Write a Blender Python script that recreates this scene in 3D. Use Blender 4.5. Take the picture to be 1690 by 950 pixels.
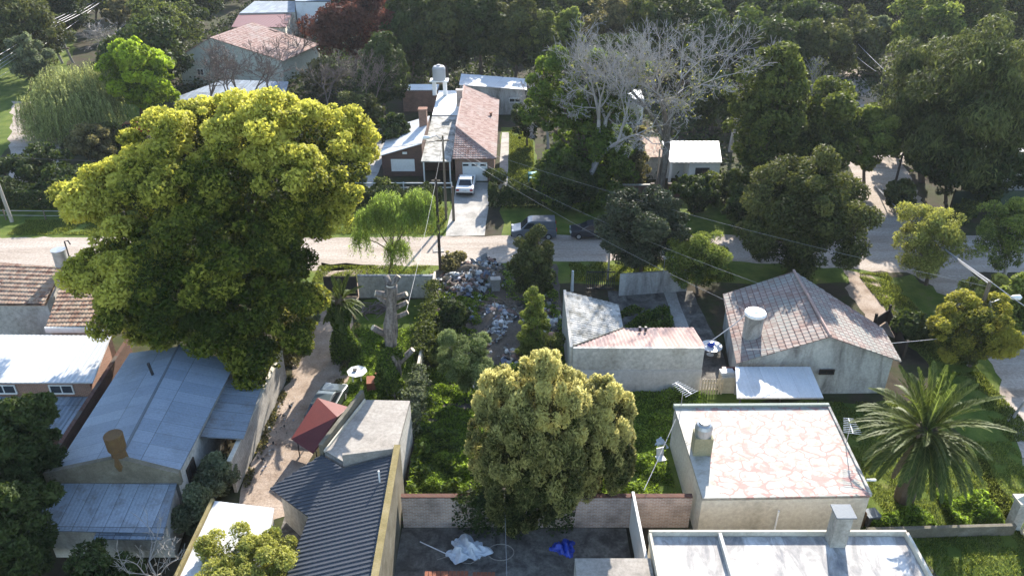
import bpy, bmesh, math, random
import numpy as np
from mathutils import Vector, Matrix

for o in list(bpy.data.objects):
    bpy.data.objects.remove(o)
SC = bpy.context.scene
COL = SC.collection
R = math.radians

# ------------------------------------------------------------------ camera
CAM_H, CAM_F, PITCH = 32.5, 1300.0, R(29.5)      # height in m, focal in photo pixels (1690 wide), pitch below the horizon
cam_data = bpy.data.cameras.new("camera")
cam_data.sensor_width = 36.0
cam_data.lens = 36.0 * CAM_F / 1690.0
cam_data.clip_start, cam_data.clip_end = 0.5, 1500.0
cam = bpy.data.objects.new("camera", cam_data)
COL.objects.link(cam)
cam.location = (0, 0, CAM_H)
cam.rotation_euler = (math.pi / 2 - PITCH, 0, 0)
SC.camera = cam

# ------------------------------------------------------------------ sky, sun, exposure
SUN_AZ, SUN_EL = R(15.5), R(26.5)
world = bpy.data.worlds.new("World")
SC.world = world
world.use_nodes = True
wn = world.node_tree
bg = wn.nodes["Background"]
sky = wn.nodes.new("ShaderNodeTexSky")
sky.sky_type = 'NISHITA'
sky.sun_disc = False
sky.sun_elevation, sky.sun_rotation = SUN_EL, SUN_AZ
sky.air_density, sky.dust_density, sky.ozone_density = 1.0, 0.6, 1.0
wn.links.new(sky.outputs[0], bg.inputs[0])
bg.inputs[1].default_value = 0.145
sun_data = bpy.data.lights.new("sun", 'SUN')
sun_data.energy, sun_data.angle, sun_data.color = 5.0, R(0.5), (1.0, 0.93, 0.83)
sun = bpy.data.objects.new("sun", sun_data)
COL.objects.link(sun)
SUNV = Vector((math.sin(SUN_AZ) * math.cos(SUN_EL), math.cos(SUN_AZ) * math.cos(SUN_EL), math.sin(SUN_EL)))
sun.rotation_euler = (-SUNV).to_track_quat('-Z', 'Y').to_euler()
sun.location = (40, 150, 90)
SC.view_settings.view_transform = 'Standard'
SC.view_settings.look = 'None'
SC.view_settings.exposure = 1.45
SC.view_settings.gamma = 1.0
SC.cycles.volume_step_rate = 8.0
SC.cycles.volume_max_steps = 64
SC.cycles.use_denoising = True
SC.cycles.max_bounces = 6
SC.cycles.diffuse_bounces = 3
SC.cycles.glossy_bounces = 2
SC.cycles.transmission_bounces = 4
SC.cycles.transparent_max_bounces = 6
SC.cycles.volume_bounces = 0
SC.cycles.use_adaptive_sampling = True
SC.cycles.adaptive_threshold = 0.02

# ------------------------------------------------------------------ surveying helpers
cP, sP = math.cos(PITCH), math.sin(PITCH)

def P(u, v, z=0.0):
    """point at height z seen at photo pixel (u, v)"""
    y = v - 475.0
    k = (CAM_H - z) / (CAM_F * sP + y * cP)
    return Vector(((u - 845.0) * k, (CAM_F * cP - y * sP) * k, z))

def at(u, v, Y):
    """point at ground distance Y seen at photo pixel (u, v)"""
    y = v - 475.0
    k = Y / (CAM_F * cP - y * sP)
    return Vector(((u - 845.0) * k, Y, CAM_H - (CAM_F * sP + y * cP) * k))

# ------------------------------------------------------------------ objects
ORG = {}

def tag(o, label=None, cat=None, group=None, kind=None):
    if label: o["label"] = label
    if cat: o["category"] = cat
    if group: o["group"] = group
    if kind: o["kind"] = kind
    return o

def thing(name, label, cat, loc, rz=0.0, group=None):
    o = bpy.data.objects.new(name, None)
    o.empty_display_size = 0.2
    COL.objects.link(o)
    o.location = loc
    o.rotation_euler = (0, 0, rz)
    ORG[o.name] = Vector(loc)
    return tag(o, label, cat, group)

def link(name, me, parent=None, mat=None, local=False, smooth=False):
    """link a mesh as one object; its vertices are world coordinates unless local"""
    if parent is not None and not local:
        me.transform(Matrix.Translation(-ORG[parent.name]))
    if mat is not None and not me.materials:
        me.materials.append(mat)
    if smooth:
        me.polygons.foreach_set("use_smooth", np.ones(len(me.polygons), dtype=bool))
    o = bpy.data.objects.new(name, me)
    COL.objects.link(o)
    if parent is not None:
        o.parent = parent
        ORG[o.name] = ORG[parent.name]
    else:
        ORG[o.name] = Vector((0, 0, 0))
    return o

class MB:
    def __init__(self):
        self.v, self.f = [], []
    def add(self, vs, fs):
        n = len(self.v)
        self.v += [tuple(p) for p in vs]
        self.f += [tuple(i + n for i in f) for f in fs]
        return self
    def poly(self, pts):
        return self.add(pts, [tuple(range(len(pts)))])
    def hexa(self, b, t):
        """closed block from 4 bottom and 4 top corners"""
        return self.add(list(b) + list(t), [(3, 2, 1, 0), (4, 5, 6, 7), (0, 1, 5, 4), (1, 2, 6, 5), (2, 3, 7, 6), (3, 0, 4, 7)])
    def box(self, c, s, rz=0.0):
        x, y, z = s[0] / 2, s[1] / 2, s[2] / 2
        co, si = math.cos(rz), math.sin(rz)
        pts = []
        for dz in (-z, z):
            for dx, dy in ((-x, -y), (x, -y), (x, y), (-x, y)):
                pts.append((c[0] + dx * co - dy * si, c[1] + dx * si + dy * co, c[2] + dz))
        return self.hexa(pts[:4], pts[4:])
    def prism(self, poly, z0=None, dz=None, down=None):
        """prism under a polygon: down to z0 or by the thickness down"""
        n = len(poly)
        top = [Vector(p) for p in poly]
        a = sum((top[i].x * top[(i + 1) % n].y - top[(i + 1) % n].x * top[i].y) for i in range(n))
        if a < 0: top.reverse()
        bot = [Vector((p.x, p.y, z0)) if z0 is not None else p - Vector((0, 0, down)) for p in top]
        fs = [tuple(range(n)), tuple(range(2 * n - 1, n - 1, -1))]
        fs += [(i, n + i, n + (i + 1) % n, (i + 1) % n) for i in range(n)]
        return self.add(top + bot, fs)
    def wall(self, a, b, t, z0, za, zb=None):
        """wall from a to b (xy), thickness t, from z0 to za at a and zb at b"""
        zb = za if zb is None else zb
        a, b = Vector((a[0], a[1], 0)), Vector((b[0], b[1], 0))
        d = (b - a).normalized()
        n = Vector((-d.y, d.x, 0)) * t / 2
        bt = [a - n, b - n, b + n, a + n]
        return self.hexa([(p.x, p.y, z0) for p in bt], [(bt[0].x, bt[0].y, za), (bt[1].x, bt[1].y, zb), (bt[2].x, bt[2].y, zb), (bt[3].x, bt[3].y, za)])
    def tube(self, pts, rad, sides=8, cap=True):
        pts = [Vector(p) for p in pts]
        if not isinstance(rad, (list, tuple)): rad = [rad] * len(pts)
        rings = []
        for i, p in enumerate(pts):
            d = (pts[min(i + 1, len(pts) - 1)] - pts[max(i - 1, 0)]).normalized()
            ref = Vector((0, 0, 1)) if abs(d.z) < 0.9 else Vector((1, 0, 0))
            x = d.cross(ref).normalized(); y = d.cross(x)
            rings.append([p + (x * math.cos(2 * math.pi * k / sides) + y * math.sin(2 * math.pi * k / sides)) * rad[i] for k in range(sides)])
        vs = [q for r in rings for q in r]
        fs = []
        for i in range(len(pts) - 1):
            for k in range(sides):
                k2 = (k + 1) % sides
                fs.append((i * sides + k, i * sides + k2, (i + 1) * sides + k2, (i + 1) * sides + k))
        if cap:
            fs.append(tuple(range(sides - 1, -1, -1)))
            fs.append(tuple(range((len(pts) - 1) * sides, len(pts) * sides)))
        return self.add(vs, fs)
    def lathe(self, prof, c, sides=20):
        """prof: (radius, z) from bottom to top about the vertical through c"""
        vs = [(c[0] + r * math.cos(2 * math.pi * k / sides), c[1] + r * math.sin(2 * math.pi * k / sides), c[2] + z) for r, z in prof for k in range(sides)]
        fs = [(i * sides + k, i * sides + (k + 1) % sides, (i + 1) * sides + (k + 1) % sides, (i + 1) * sides + k) for i in range(len(prof) - 1) for k in range(sides)]
        fs.append(tuple(range(sides - 1, -1, -1)))
        fs.append(tuple(range((len(prof) - 1) * sides, len(prof) * sides)))
        return self.add(vs, fs)
    def mesh(self, name):
        me = bpy.data.meshes.new(name)
        me.from_pydata(self.v, [], self.f)
        bm = bmesh.new(); bm.from_mesh(me)
        bmesh.ops.recalc_face_normals(bm, faces=bm.faces)
        bm.to_mesh(me); bm.free()
        return me
    def build(self, name, mat, parent=None, local=False, smooth=False, bevel=0.0):
        me = self.mesh(name)
        if bevel:
            bm = bmesh.new(); bm.from_mesh(me)
            bmesh.ops.bevel(bm, geom=list(bm.edges), offset=bevel, segments=2, affect='EDGES', profile=0.6)
            bm.to_mesh(me); bm.free()
        return link(name, me, parent, mat, local, smooth)

# ------------------------------------------------------------------ materials
def rgb(c):
    return (c[0], c[1], c[2], 1.0)

def ramp(nt, fac, cols, stops=None, const=False):
    n = nt.nodes.new("ShaderNodeValToRGB")
    cr = n.color_ramp
    if const: cr.interpolation = 'CONSTANT'
    k = len(cols)
    stops = stops or [i / max(1, k - 1) for i in range(k)]
    while len(cr.elements) < k: cr.elements.new(0.5)
    for e, s, c in zip(cr.elements, stops, cols):
        e.position = s; e.color = rgb(c)
    nt.links.new(fac, n.inputs[0])
    return n.outputs[0]

def noise(nt, vec, scale, detail=5, rough=0.6, dist=0.0):
    n = nt.nodes.new("ShaderNodeTexNoise")
    n.inputs["Scale"].default_value = scale
    n.inputs["Detail"].default_value = detail
    n.inputs["Roughness"].default_value = rough
    n.inputs["Distortion"].default_value = dist
    nt.links.new(vec, n.inputs["Vector"])
    return n.outputs["Fac"]

def mixc(nt, fac, a, b, blend='MIX'):
    n = nt.nodes.new("ShaderNodeMix")
    n.data_type = 'RGBA'; n.blend_type = blend
    if isinstance(fac, float): n.inputs[0].default_value = fac
    else: nt.links.new(fac, n.inputs[0])
    for s, x in ((n.inputs[6], a), (n.inputs[7], b)):
        if isinstance(x, tuple): s.default_value = rgb(x)
        else: nt.links.new(x, s)
    return n.outputs[2]

def math_n(nt, op, a, b=None):
    n = nt.nodes.new("ShaderNodeMath"); n.operation = op
    for s, x in zip(n.inputs, (a, b)):
        if x is None: continue
        if isinstance(x, (int, float)): s.default_value = x
        else: nt.links.new(x, s)
    return n.outputs[0]

def base_mat(name, rough=0.85, spec=0.3, metal=0.0):
    m = bpy.data.materials.new(name)
    m.use_nodes = True
    nt = m.node_tree
    b = nt.nodes["Principled BSDF"]
    b.inputs["Roughness"].default_value = rough
    b.inputs["Specular IOR Level"].default_value = spec
    b.inputs["Metallic"].default_value = metal
    return m, nt, b

def coords(nt, which='Object'):
    return nt.nodes.new("ShaderNodeTexCoord").outputs[which]

def scaled(nt, vec, s):
    n = nt.nodes.new("ShaderNodeMapping")
    n.inputs["Scale"].default_value = s
    nt.links.new(vec, n.inputs["Vector"])
    return n.outputs[0]

def bump(nt, b, h, strength=0.4, dist=0.05):
    n = nt.nodes.new("ShaderNodeBump")
    n.inputs["Strength"].default_value = strength
    n.inputs["Distance"].default_value = dist
    nt.links.new(h, n.inputs["Height"])
    nt.links.new(n.outputs[0], b.inputs["Normal"])

def surf(name, cols, scale=1.0, rough=0.85, spec=0.3, metal=0.0, stops=None, bmp=0.3, stretch=(1, 1, 1), fine=None, fine_amt=0.35, dist=0.0):
    """mottled surface: large noise through a colour ramp, fine noise on top, bump"""
    m, nt, b = base_mat(name, rough, spec, metal)
    co = scaled(nt, coords(nt), stretch)
    c = ramp(nt, noise(nt, co, scale, 6, 0.62, dist), cols, stops)
    fn = noise(nt, coords(nt), fine or scale * 9, 4, 0.7)
    c = mixc(nt, fine_amt, c, ramp(nt, fn, [(0.25,) * 3, (0.78,) * 3], [0.3, 0.7]), 'OVERLAY')
    nt.links.new(c, b.inputs["Base Color"])
    if bmp: bump(nt, b, fn, bmp, 0.04)
    return m

def plain(name, c, rough=0.6, spec=0.4, metal=0.0, var=0.12, scale=3.0):
    lo = tuple(x * (1 - var) for x in c); hi = tuple(min(1, x * (1 + var)) for x in c)
    return surf(name, [lo, hi], scale, rough, spec, metal, [0.35, 0.65], bmp=0.05, fine_amt=0.15)

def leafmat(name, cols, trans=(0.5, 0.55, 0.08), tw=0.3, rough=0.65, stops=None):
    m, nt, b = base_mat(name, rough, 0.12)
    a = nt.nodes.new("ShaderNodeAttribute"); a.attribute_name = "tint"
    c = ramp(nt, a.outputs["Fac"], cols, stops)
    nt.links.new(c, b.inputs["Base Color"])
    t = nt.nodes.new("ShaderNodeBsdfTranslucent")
    tc = ramp(nt, a.outputs["Fac"], [tuple(x * k for x in trans) for k in (.10, .35, 1.0, 1.25)], [.1, .45, .75, 1])   # leathery old leaves and lobes painted dark let little light through, young ones much
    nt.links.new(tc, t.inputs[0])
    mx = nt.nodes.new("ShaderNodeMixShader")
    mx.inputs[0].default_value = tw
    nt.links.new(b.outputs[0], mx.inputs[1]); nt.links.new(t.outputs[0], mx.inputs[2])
    nt.links.new(mx.outputs[0], nt.nodes["Material Output"].inputs[0])
    return m

def brickmat(name, c1, c2, mortar, bw=0.26, bh=0.085, rough=0.9, mort=0.012, dirt=(0.05, 0.045, 0.035), amt=0.4):
    m, nt, b = base_mat(name, rough, 0.2)
    g = nt.nodes.new("ShaderNodeNewGeometry")
    sep = nt.nodes.new("ShaderNodeSeparateXYZ"); nt.links.new(g.outputs["Position"], sep.inputs[0])
    cmb = nt.nodes.new("ShaderNodeCombineXYZ")
    nt.links.new(math_n(nt, 'ADD', sep.outputs[0], sep.outputs[1]), cmb.inputs[0])
    nt.links.new(sep.outputs[2], cmb.inputs[1])
    t = nt.nodes.new("ShaderNodeTexBrick")
    nt.links.new(cmb.outputs[0], t.inputs["Vector"])
    t.inputs["Scale"].default_value = 1.0
    t.inputs["Brick Width"].default_value = bw; t.inputs["Row Height"].default_value = bh
    t.inputs["Mortar Size"].default_value = mort
    t.inputs["Color1"].default_value = rgb(c1); t.inputs["Color2"].default_value = rgb(c2); t.inputs["Mortar"].default_value = rgb(mortar)
    n = noise(nt, coords(nt), 0.9, 6, 0.65)
    f = ramp(nt, n, [(0,) * 3, (amt,) * 3], [0.45, 0.7])
    c = mixc(nt, f, t.outputs[0], dirt)
    nt.links.new(c, b.inputs["Base Color"])
    bump(nt, b, t.outputs["Fac"], -0.4, 0.02)
    return m

def tilemat(name, cols, pu, pv, lichen=None, lamt=0.7, lscale=0.5, lst=(0.5, 0.62), rough=0.85, groove=None):
    """one colour per tile (UV in metres) with patches of lichen over them"""
    m, nt, b = base_mat(name, rough, 0.25)
    uv = coords(nt, 'UV')
    sep = nt.nodes.new("ShaderNodeSeparateXYZ"); nt.links.new(uv, sep.inputs[0])
    cmb = nt.nodes.new("ShaderNodeCombineXYZ")
    fu = math_n(nt, 'DIVIDE', sep.outputs[0], pu); fv = math_n(nt, 'DIVIDE', sep.outputs[1], pv)
    nt.links.new(math_n(nt, 'FLOOR', fu), cmb.inputs[0])
    nt.links.new(math_n(nt, 'FLOOR', fv), cmb.inputs[1])
    wn_ = nt.nodes.new("ShaderNodeTexWhiteNoise"); wn_.noise_dimensions = '2D'
    nt.links.new(cmb.outputs[0], wn_.inputs[0])
    c = ramp(nt, wn_.outputs[0], cols)
    ob = coords(nt)
    fn = noise(nt, ob, 9, 4, 0.7)
    c = mixc(nt, 0.3, c, ramp(nt, fn, [(0.25,) * 3, (0.78,) * 3], [0.3, 0.7]), 'OVERLAY')
    if lichen:
        n1 = noise(nt, ob, lscale, 8, 0.72)
        c = mixc(nt, ramp(nt, n1, [(0,) * 3, (lamt,) * 3], list(lst)), c, lichen)
    if groove:
        gu = math_n(nt, 'LESS_THAN', math_n(nt, 'FRACT', fu), groove[0])
        gv = math_n(nt, 'LESS_THAN', math_n(nt, 'FRACT', fv), groove[1])
        gg = math_n(nt, 'MAXIMUM', gu, gv)
        c = mixc(nt, math_n(nt, 'MULTIPLY', gg, 0.85), c, groove[2])
    nt.links.new(c, b.inputs["Base Color"])
    bump(nt, b, fn, 0.25, 0.03)
    return m

# ------------------------------------------------------------------ roofs
def roof(name, poly, kind, mat, parent, up=None, thick=0.07, pu=0.27, pv=0.36, h=0.03):
    """one convex roof plane with a real profile (tile, rib, corr or flat), clipped to the polygon, closed underneath"""
    pts = [Vector(p) for p in poly]
    n = Vector((0, 0, 0))
    for i, p in enumerate(pts):
        q = pts[(i + 1) % len(pts)]
        n += p.cross(q)
    if n.z < 0:
        pts.reverse(); n = -n
    n.normalize()
    if up is None:
        vd = Vector((0, 0, 1)) - n * n.z
        if vd.length < 0.02: vd = Vector((0, 1, 0)) - n * n.y
    else:
        vd = Vector(up) - n * n.dot(Vector(up))
    vd.normalize()
    ud = vd.cross(n).normalized()
    o = pts[0]
    us = [(p - o).dot(ud) for p in pts]; vs = [(p - o).dot(vd) for p in pts]
    u0, u1, v0, v1 = min(us) - .3, max(us) + .3, min(vs) - .3, max(vs) + .3
    U, V = [], []
    if kind == 'flat':
        U = [(u0, 0), (u1, 0)]; V = [(v0, 0), (v1, 0)]
    else:
        k = math.floor(u0 / pu)
        while k * pu < u1:
            if kind in ('tile', 'corr'):
                for j in range(4): U.append(((k + j / 4) * pu, h * (0.5 - 0.5 * math.cos(2 * math.pi * j / 4))))
            elif kind == 'slab':
                U.append((k * pu, 0))
            else:
                for t, hh in ((0, 0), (0.62, 0), (0.7, h), (0.92, h)): U.append(((k + t) * pu, hh))
            k += 1
        if kind in ('tile', 'slab'):
            k = math.floor(v0 / pv)
            while k * pv < v1:
                V.append((k * pv + 0.004, 0.045)); V.append(((k + 1) * pv - 0.004, 0.0)); k += 1
        else:
            V = [(v0, 0), (v1, 0)]
    bm = bmesh.new()
    grid = [[bm.verts.new(o + ud * u + vd * v + n * (hu + hv)) for v, hv in V] for u, hu in U]
    for i in range(len(U) - 1):
        for j in range(len(V) - 1):
            bm.faces.new((grid[i][j], grid[i + 1][j], grid[i + 1][j + 1], grid[i][j + 1]))
    c = sum(pts, Vector()) / len(pts)
    for i, p in enumerate(pts):
        q = pts[(i + 1) % len(pts)]
        e = (q - p)
        if e.length < 1e-4: continue
        pn = e.cross(n).normalized()
        if (c - p).dot(pn) > 0: pn = -pn
        bmesh.ops.bisect_plane(bm, geom=list(bm.verts) + list(bm.edges) + list(bm.faces), plane_co=p, plane_no=pn, clear_outer=True)
    top = set(bm.faces)
    m = len(pts)
    a = [bm.verts.new(p - n * 0.004) for p in pts]; b = [bm.verts.new(p - n * thick) for p in pts]
    bm.faces.new(list(reversed(b)))
    for i in range(m):
        bm.faces.new((a[i], b[i], b[(i + 1) % m], a[(i + 1) % m]))
    uvl = bm.loops.layers.uv.new("UVMap")
    for f in bm.faces:
        for l in f.loops:
            d = l.vert.co - o
            l[uvl].uv = (d.dot(ud) + 50 * pu, d.dot(vd) + 50 * pv)
    me = bpy.data.meshes.new(name)
    bm.to_mesh(me); bm.free()
    return link(name, me, parent, mat)

def body(name, poly, mat, parent, z0=-0.05, drop=0.06):
    """solid walls under a roof outline"""
    return MB().prism([Vector(p) - Vector((0, 0, drop)) for p in poly], z0=z0).build(name, mat, parent)

def opening(parent, a, b, s0, s1, z0, z1, fmat, pmat, name='window', pane='pane', bars=1, fw=0.07, out=None):
    """framed opening on the wall line a->b between s0 and s1 metres from a; outwards is to the right of a->b"""
    a = Vector((a[0], a[1], 0)); b = Vector((b[0], b[1], 0))
    d = (b - a).normalized(); n = Vector((d.y, -d.x, 0))
    if out is not None and n.dot(Vector(out)) < 0: n = -n
    rz = math.atan2(d.y, d.x)
    fr = MB()
    def bx(mb, s, z, ls, lz, off, t):
        c = a + d * s + n * off
        mb.box((c.x, c.y, z), (ls, t, lz), rz)
    w = s1 - s0; hh = z1 - z0; sm = (s0 + s1) / 2; zm = (z0 + z1) / 2
    bx(fr, sm, z0 + fw / 2, w, fw, 0.03, 0.09); bx(fr, sm, z1 - fw / 2, w, fw, 0.03, 0.09)
    bx(fr, s0 + fw / 2, zm, fw, hh - 2 * fw, 0.03, 0.09); bx(fr, s1 - fw / 2, zm, fw, hh - 2 * fw, 0.03, 0.09)
    for k in range(bars):
        bx(fr, s0 + w * (k + 1) / (bars + 1), zm, fw * 0.8, hh - 2 * fw, 0.028, 0.07)
    f = fr.build(name, fmat, parent)
    pn = MB(); bx(pn, sm, zm, w - 2 * fw + 0.02, hh - 2 * fw + 0.02, 0.012, 0.02)
    pn.build(pane, pmat, f)
    return f

def patch(name, pix, z, mat, seed=0, jit=0.25, step=0.8, world_pts=False):
    """ground sheet with an uneven edge, outlined on the ground"""
    rnd = random.Random(seed)
    pts = [Vector((p[0], p[1], z)) for p in pix] if world_pts else [P(p[0], p[1], z) for p in pix]
    out = []
    for i, p in enumerate(pts):
        q = pts[(i + 1) % len(pts)]
        n = max(1, int((q - p).length / step))
        for k in range(n):
            w = p.lerp(q, k / n)
            out.append((w.x + rnd.uniform(-jit, jit), w.y + rnd.uniform(-jit, jit), z))
    me = bpy.data.meshes.new(name)
    bm = bmesh.new()
    f = bm.faces.new([bm.verts.new(p) for p in out])
    bmesh.ops.triangulate(bm, faces=[f])
    for f in bm.faces:
        f.normal_update()
        if f.normal.z < 0: f.normal_flip()
    bm.to_mesh(me); bm.free()
    o = link(name, me, None, mat)
    return tag(o, kind='structure')

# ------------------------------------------------------------------ foliage
def unit(a):
    return a / np.maximum(np.linalg.norm(a, axis=1, keepdims=True), 1e-6)

def leaf_mesh(name, C, N, L, W, tint, rng, rand=0.9, axis=None, ax=0.0):
    """one small pointed leaf per row of C, facing roughly N"""
    n = len(C)
    nr = unit(N + rng.normal(size=(n, 3)) * rand)
    t = rng.normal(size=(n, 3))
    if axis is not None: t = unit(t) + axis * ax
    t = unit(t - nr * np.sum(t * nr, axis=1, keepdims=True))
    b = np.cross(nr, t)
    s = rng.uniform(0.5, 1.35, size=(n, 1))
    V = np.empty((n, 4, 3), dtype=np.float32)
    V[:, 0] = C + t * L * s; V[:, 1] = C + b * W * s + t * L * s * 0.15; V[:, 2] = C - t * L * s; V[:, 3] = C - b * W * s + t * L * s * 0.15
    return quads(name, V, tint)

def quads(name, V, tint=None):
    n = len(V)
    me = bpy.data.meshes.new(name)
    me.vertices.add(n * 4); me.loops.add(n * 4); me.polygons.add(n)
    me.vertices.foreach_set("co", V.astype(np.float32).ravel())
    me.loops.foreach_set("vertex_index", np.arange(n * 4, dtype=np.int32))
    me.polygons.foreach_set("loop_start", np.arange(0, n * 4, 4, dtype=np.int32))
    if tint is not None:
        a = me.attributes.new("tint", 'FLOAT', 'POINT')
        a.data.foreach_set("value", np.repeat(np.clip(tint, 0, 1), 4).astype(np.float32))
    me.update(calc_edges=True)
    return me

def crown_cloud(rng, lobes, n, sub=0.9, flat=0.8, inner=0.12, upb=0.25, keep=0.8):
    """leaf places: twig clumps spread over the lobes of a crown"""
    c = np.array([l[:3] for l in lobes], float); r = np.array([l[3:6] for l in lobes], float)          # x y z rx ry rz (age)
    L = c; lobe_tone = np.array([l[6] if len(l) > 6 else 0.0 for l in lobes]) + rng.uniform(-.1, .1, len(lobes))  # light and shade painted per lobe into the leaf tint
    rm = r.mean(axis=1)
    cnt = np.maximum(5, (2.6 * (rm / sub) ** 2)).astype(int)
    idx = np.repeat(np.arange(len(L)), cnt)
    d = unit(rng.normal(size=(len(idx), 3)) + np.array([0, 0, upb]))
    sc = c[idx] + d * r[idx] * rng.uniform(0.72, 1.0, size=(len(idx), 1))
    ok = np.ones(len(idx), bool)
    for k in range(len(L)):
        q = np.linalg.norm((sc - c[k]) / r[k], axis=1)
        ok &= (q > keep * 0.85) | (idx == k)
    sc, d, idx = sc[ok], d[ok], idx[ok]
    ct = rng.uniform(0, 1, size=len(sc)); rs = sub * rng.uniform(0.4, 1.5, size=len(sc))
    ni = int(n * inner)
    w = rs ** 2; w /= w.sum()
    j = rng.choice(len(sc), size=n - ni, p=w)
    e = unit(unit(rng.normal(size=(len(j), 3))) + d[j] * 0.45)
    N = unit(e * 0.8 + d[j] * 0.4)
    rad = rng.uniform(0.2, 1.0, size=len(j)) ** 0.5
    C = sc[j] + e * (rs[j] * rad)[:, None] * np.array([1, 1, flat])
    T = 0.38 * ct[j] + 0.2 * rng.uniform(0, 1, size=len(j)) + 0.42 * np.clip((rad - .5) * 2, 0, 1) + lobe_tone[idx[j]]   # young leaves outside each clump; lit tips and shaded lobes painted in too
    j = idx[j]; k = rng.choice(len(L), size=ni, p=rm ** 3 / (rm ** 3).sum())
    e2 = unit(rng.normal(size=(ni, 3)))
    C2 = c[k] + e2 * r[k] * rng.uniform(0.2, 0.8, size=(ni, 1))
    return np.vstack([C, C2]), np.vstack([N, e2]), np.concatenate([T, rng.uniform(0, .5, ni)])

def auto_lobes(rng, c, r, k, size=0.42, up=0.15, tone_z=0.0, cone=False, sats=True):
    """k lobes spread through an ellipsoid"""
    out = [(c[0], c[1], c[2], r[0] * .55, r[1] * .55, r[2] * .6)]
    for i in range(k):
        z = 1 - 2 * (i + 0.5) / k
        a = i * 2.39996 + rng.uniform(-.5, .5)
        q = math.sqrt(max(0, 1 - z * z))
        s = size * rng.uniform(0.75, 1.25)
        f = 1.0 - s * rng.uniform(0.75, 1.1)
        out.append((c[0] + q * math.cos(a) * r[0] * f, c[1] + q * math.sin(a) * r[1] * f, c[2] + (z + up * 0.3) * r[2] * f, r[0] * s, r[1] * s, r[2] * s, tone_z * z))  # upper lobes toned paler as if lit, lower ones as if shaded
    for i in range(k if sats else 0):
        q = out[rng.integers(1, len(out))]; d = rng.normal(size=3); d[2] = abs(d[2]) * .9 - .25; d /= np.linalg.norm(d); s = rng.uniform(.3, .5)
        out.append((q[0] + d[0] * q[3], q[1] + d[1] * q[4], max(q[5] * s, q[2] + d[2] * q[5]), q[3] * s, q[4] * s, q[5] * s, tone_z * .8))
    if cone:
        out = []
        for i in range(k):
            f = (i + .5) / k; a = i * 2.39996; w = (1 - f) ** .75
            out.append((c[0] + math.cos(a) * r[0] * .45 * w, c[1] + math.sin(a) * r[1] * .45 * w, c[2] - r[2] + 2 * r[2] * f * .95, r[0] * (.2 + .5 * w), r[1] * (.2 + .5 * w), r[2] * .2, tone_z * (2 * f - 1)))
    return out

def limbs(mb, rng, base, lobes, r0, fork=0.45, sides=7, maxn=14):
    """trunk to a fork and a bent limb into each lobe"""
    L = [l for l in lobes]
    rng_i = rng.permutation(len(L))[:maxn]
    cz = np.mean([l[2] for l in L]); cx = np.mean([l[0] for l in L]); cy = np.mean([l[1] for l in L])
    b = Vector(base)
    f = b.lerp(Vector((cx, cy, cz)), fork)
    mid = b.lerp(f, 0.5) + Vector((rng.uniform(-.15, .15), rng.uniform(-.15, .15), 0))
    mb.tube([b - Vector((0, 0, .2)), b + Vector((0, 0, .25)), mid, f], [r0 * 1.35, r0 * 1.05, r0 * 0.88, r0 * 0.75], sides)
    for i in rng_i:
        t = Vector(L[i][:3])
        m = f.lerp(t, 0.5) + Vector((rng.uniform(-.3, .3), rng.uniform(-.3, .3), rng.uniform(0, .5)))
        q = r0 * rng.uniform(0.32, 0.5)
        mb.tube([f - Vector((0, 0, r0 * .3)), m, t], [q, q * .65, q * .2], max(5, sides - 2))

def seg_mesh(name, segs, sides=3):
    """many thin twigs: rows of p0 p1 r0 r1"""
    S = np.array(segs, dtype=float)
    p0, p1, r0, r1 = S[:, :3], S[:, 3:6], S[:, 6], S[:, 7]
    d = unit(p1 - p0)
    ref = np.where(np.abs(d[:, 2:3]) < 0.9, np.array([[0, 0, 1.0]]), np.array([[1.0, 0, 0]]))
    x = unit(np.cross(d, ref)); y = np.cross(d, x)
    Q = np.empty((len(S), sides, 4, 3))
    for k in range(sides):
        a0, a1 = 2 * math.pi * k / sides, 2 * math.pi * (k + 1) / sides
        e0 = x * math.cos(a0) + y * math.sin(a0); e1 = x * math.cos(a1) + y * math.sin(a1)
        Q[:, k, 0] = p0 + e0 * r0[:, None]; Q[:, k, 1] = p0 + e1 * r0[:, None]
        Q[:, k, 2] = p1 + e1 * r1[:, None]; Q[:, k, 3] = p1 + e0 * r1[:, None]
    return quads(name, Q.reshape(-1, 4, 3))

def branch_segs(rng, base, H, spread=0.5, levels=6, r0=0.25, trunk=0.3, kids=(2, 4), rmin=0.012, lean=(0, 0)):
    """skeleton of a bare tree"""
    segs = []
    st = [(np.array(base, float) - [0, 0, .2], unit(np.array([[lean[0], lean[1], 1.0]]))[0], H * trunk, r0, 0)]
    while st:
        p, d, ln, r, lv = st.pop()
        n = 3 if lv < 2 else 2
        for k in range(n):
            d2 = unit((d + rng.normal(size=3) * 0.10)[None])[0]
            q = p + d2 * ln / n
            ra = max(rmin, r * (1 - 0.28 * k / n)); rb = max(rmin, r * (1 - 0.28 * (k + 1) / n))
            segs.append((*p, *q, ra, rb))
            p, d = q, d2
            if lv >= 2 and lv < levels - 1 and k < n - 1:
                sd = unit((d + rng.normal(size=3) * 0.8)[None])[0]
                st.append((p, sd, ln * 0.6, r * 0.45, lv + 1))
        if lv < levels - 1:
            for c in range(rng.integers(kids[0], kids[1] + (1 if lv < 2 else 0))):
                s = rng.normal(size=3) * [1, 1, .5]
                s = s / np.linalg.norm(s)
                d2 = unit((d + s * spread * rng.uniform(.7, 1.5) + np.array([0, 0, .12]))[None])[0]
                st.append((p, d2, ln * rng.uniform(.62, .86), r * rng.uniform(.5, .68), lv + 1))
    return segs
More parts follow.
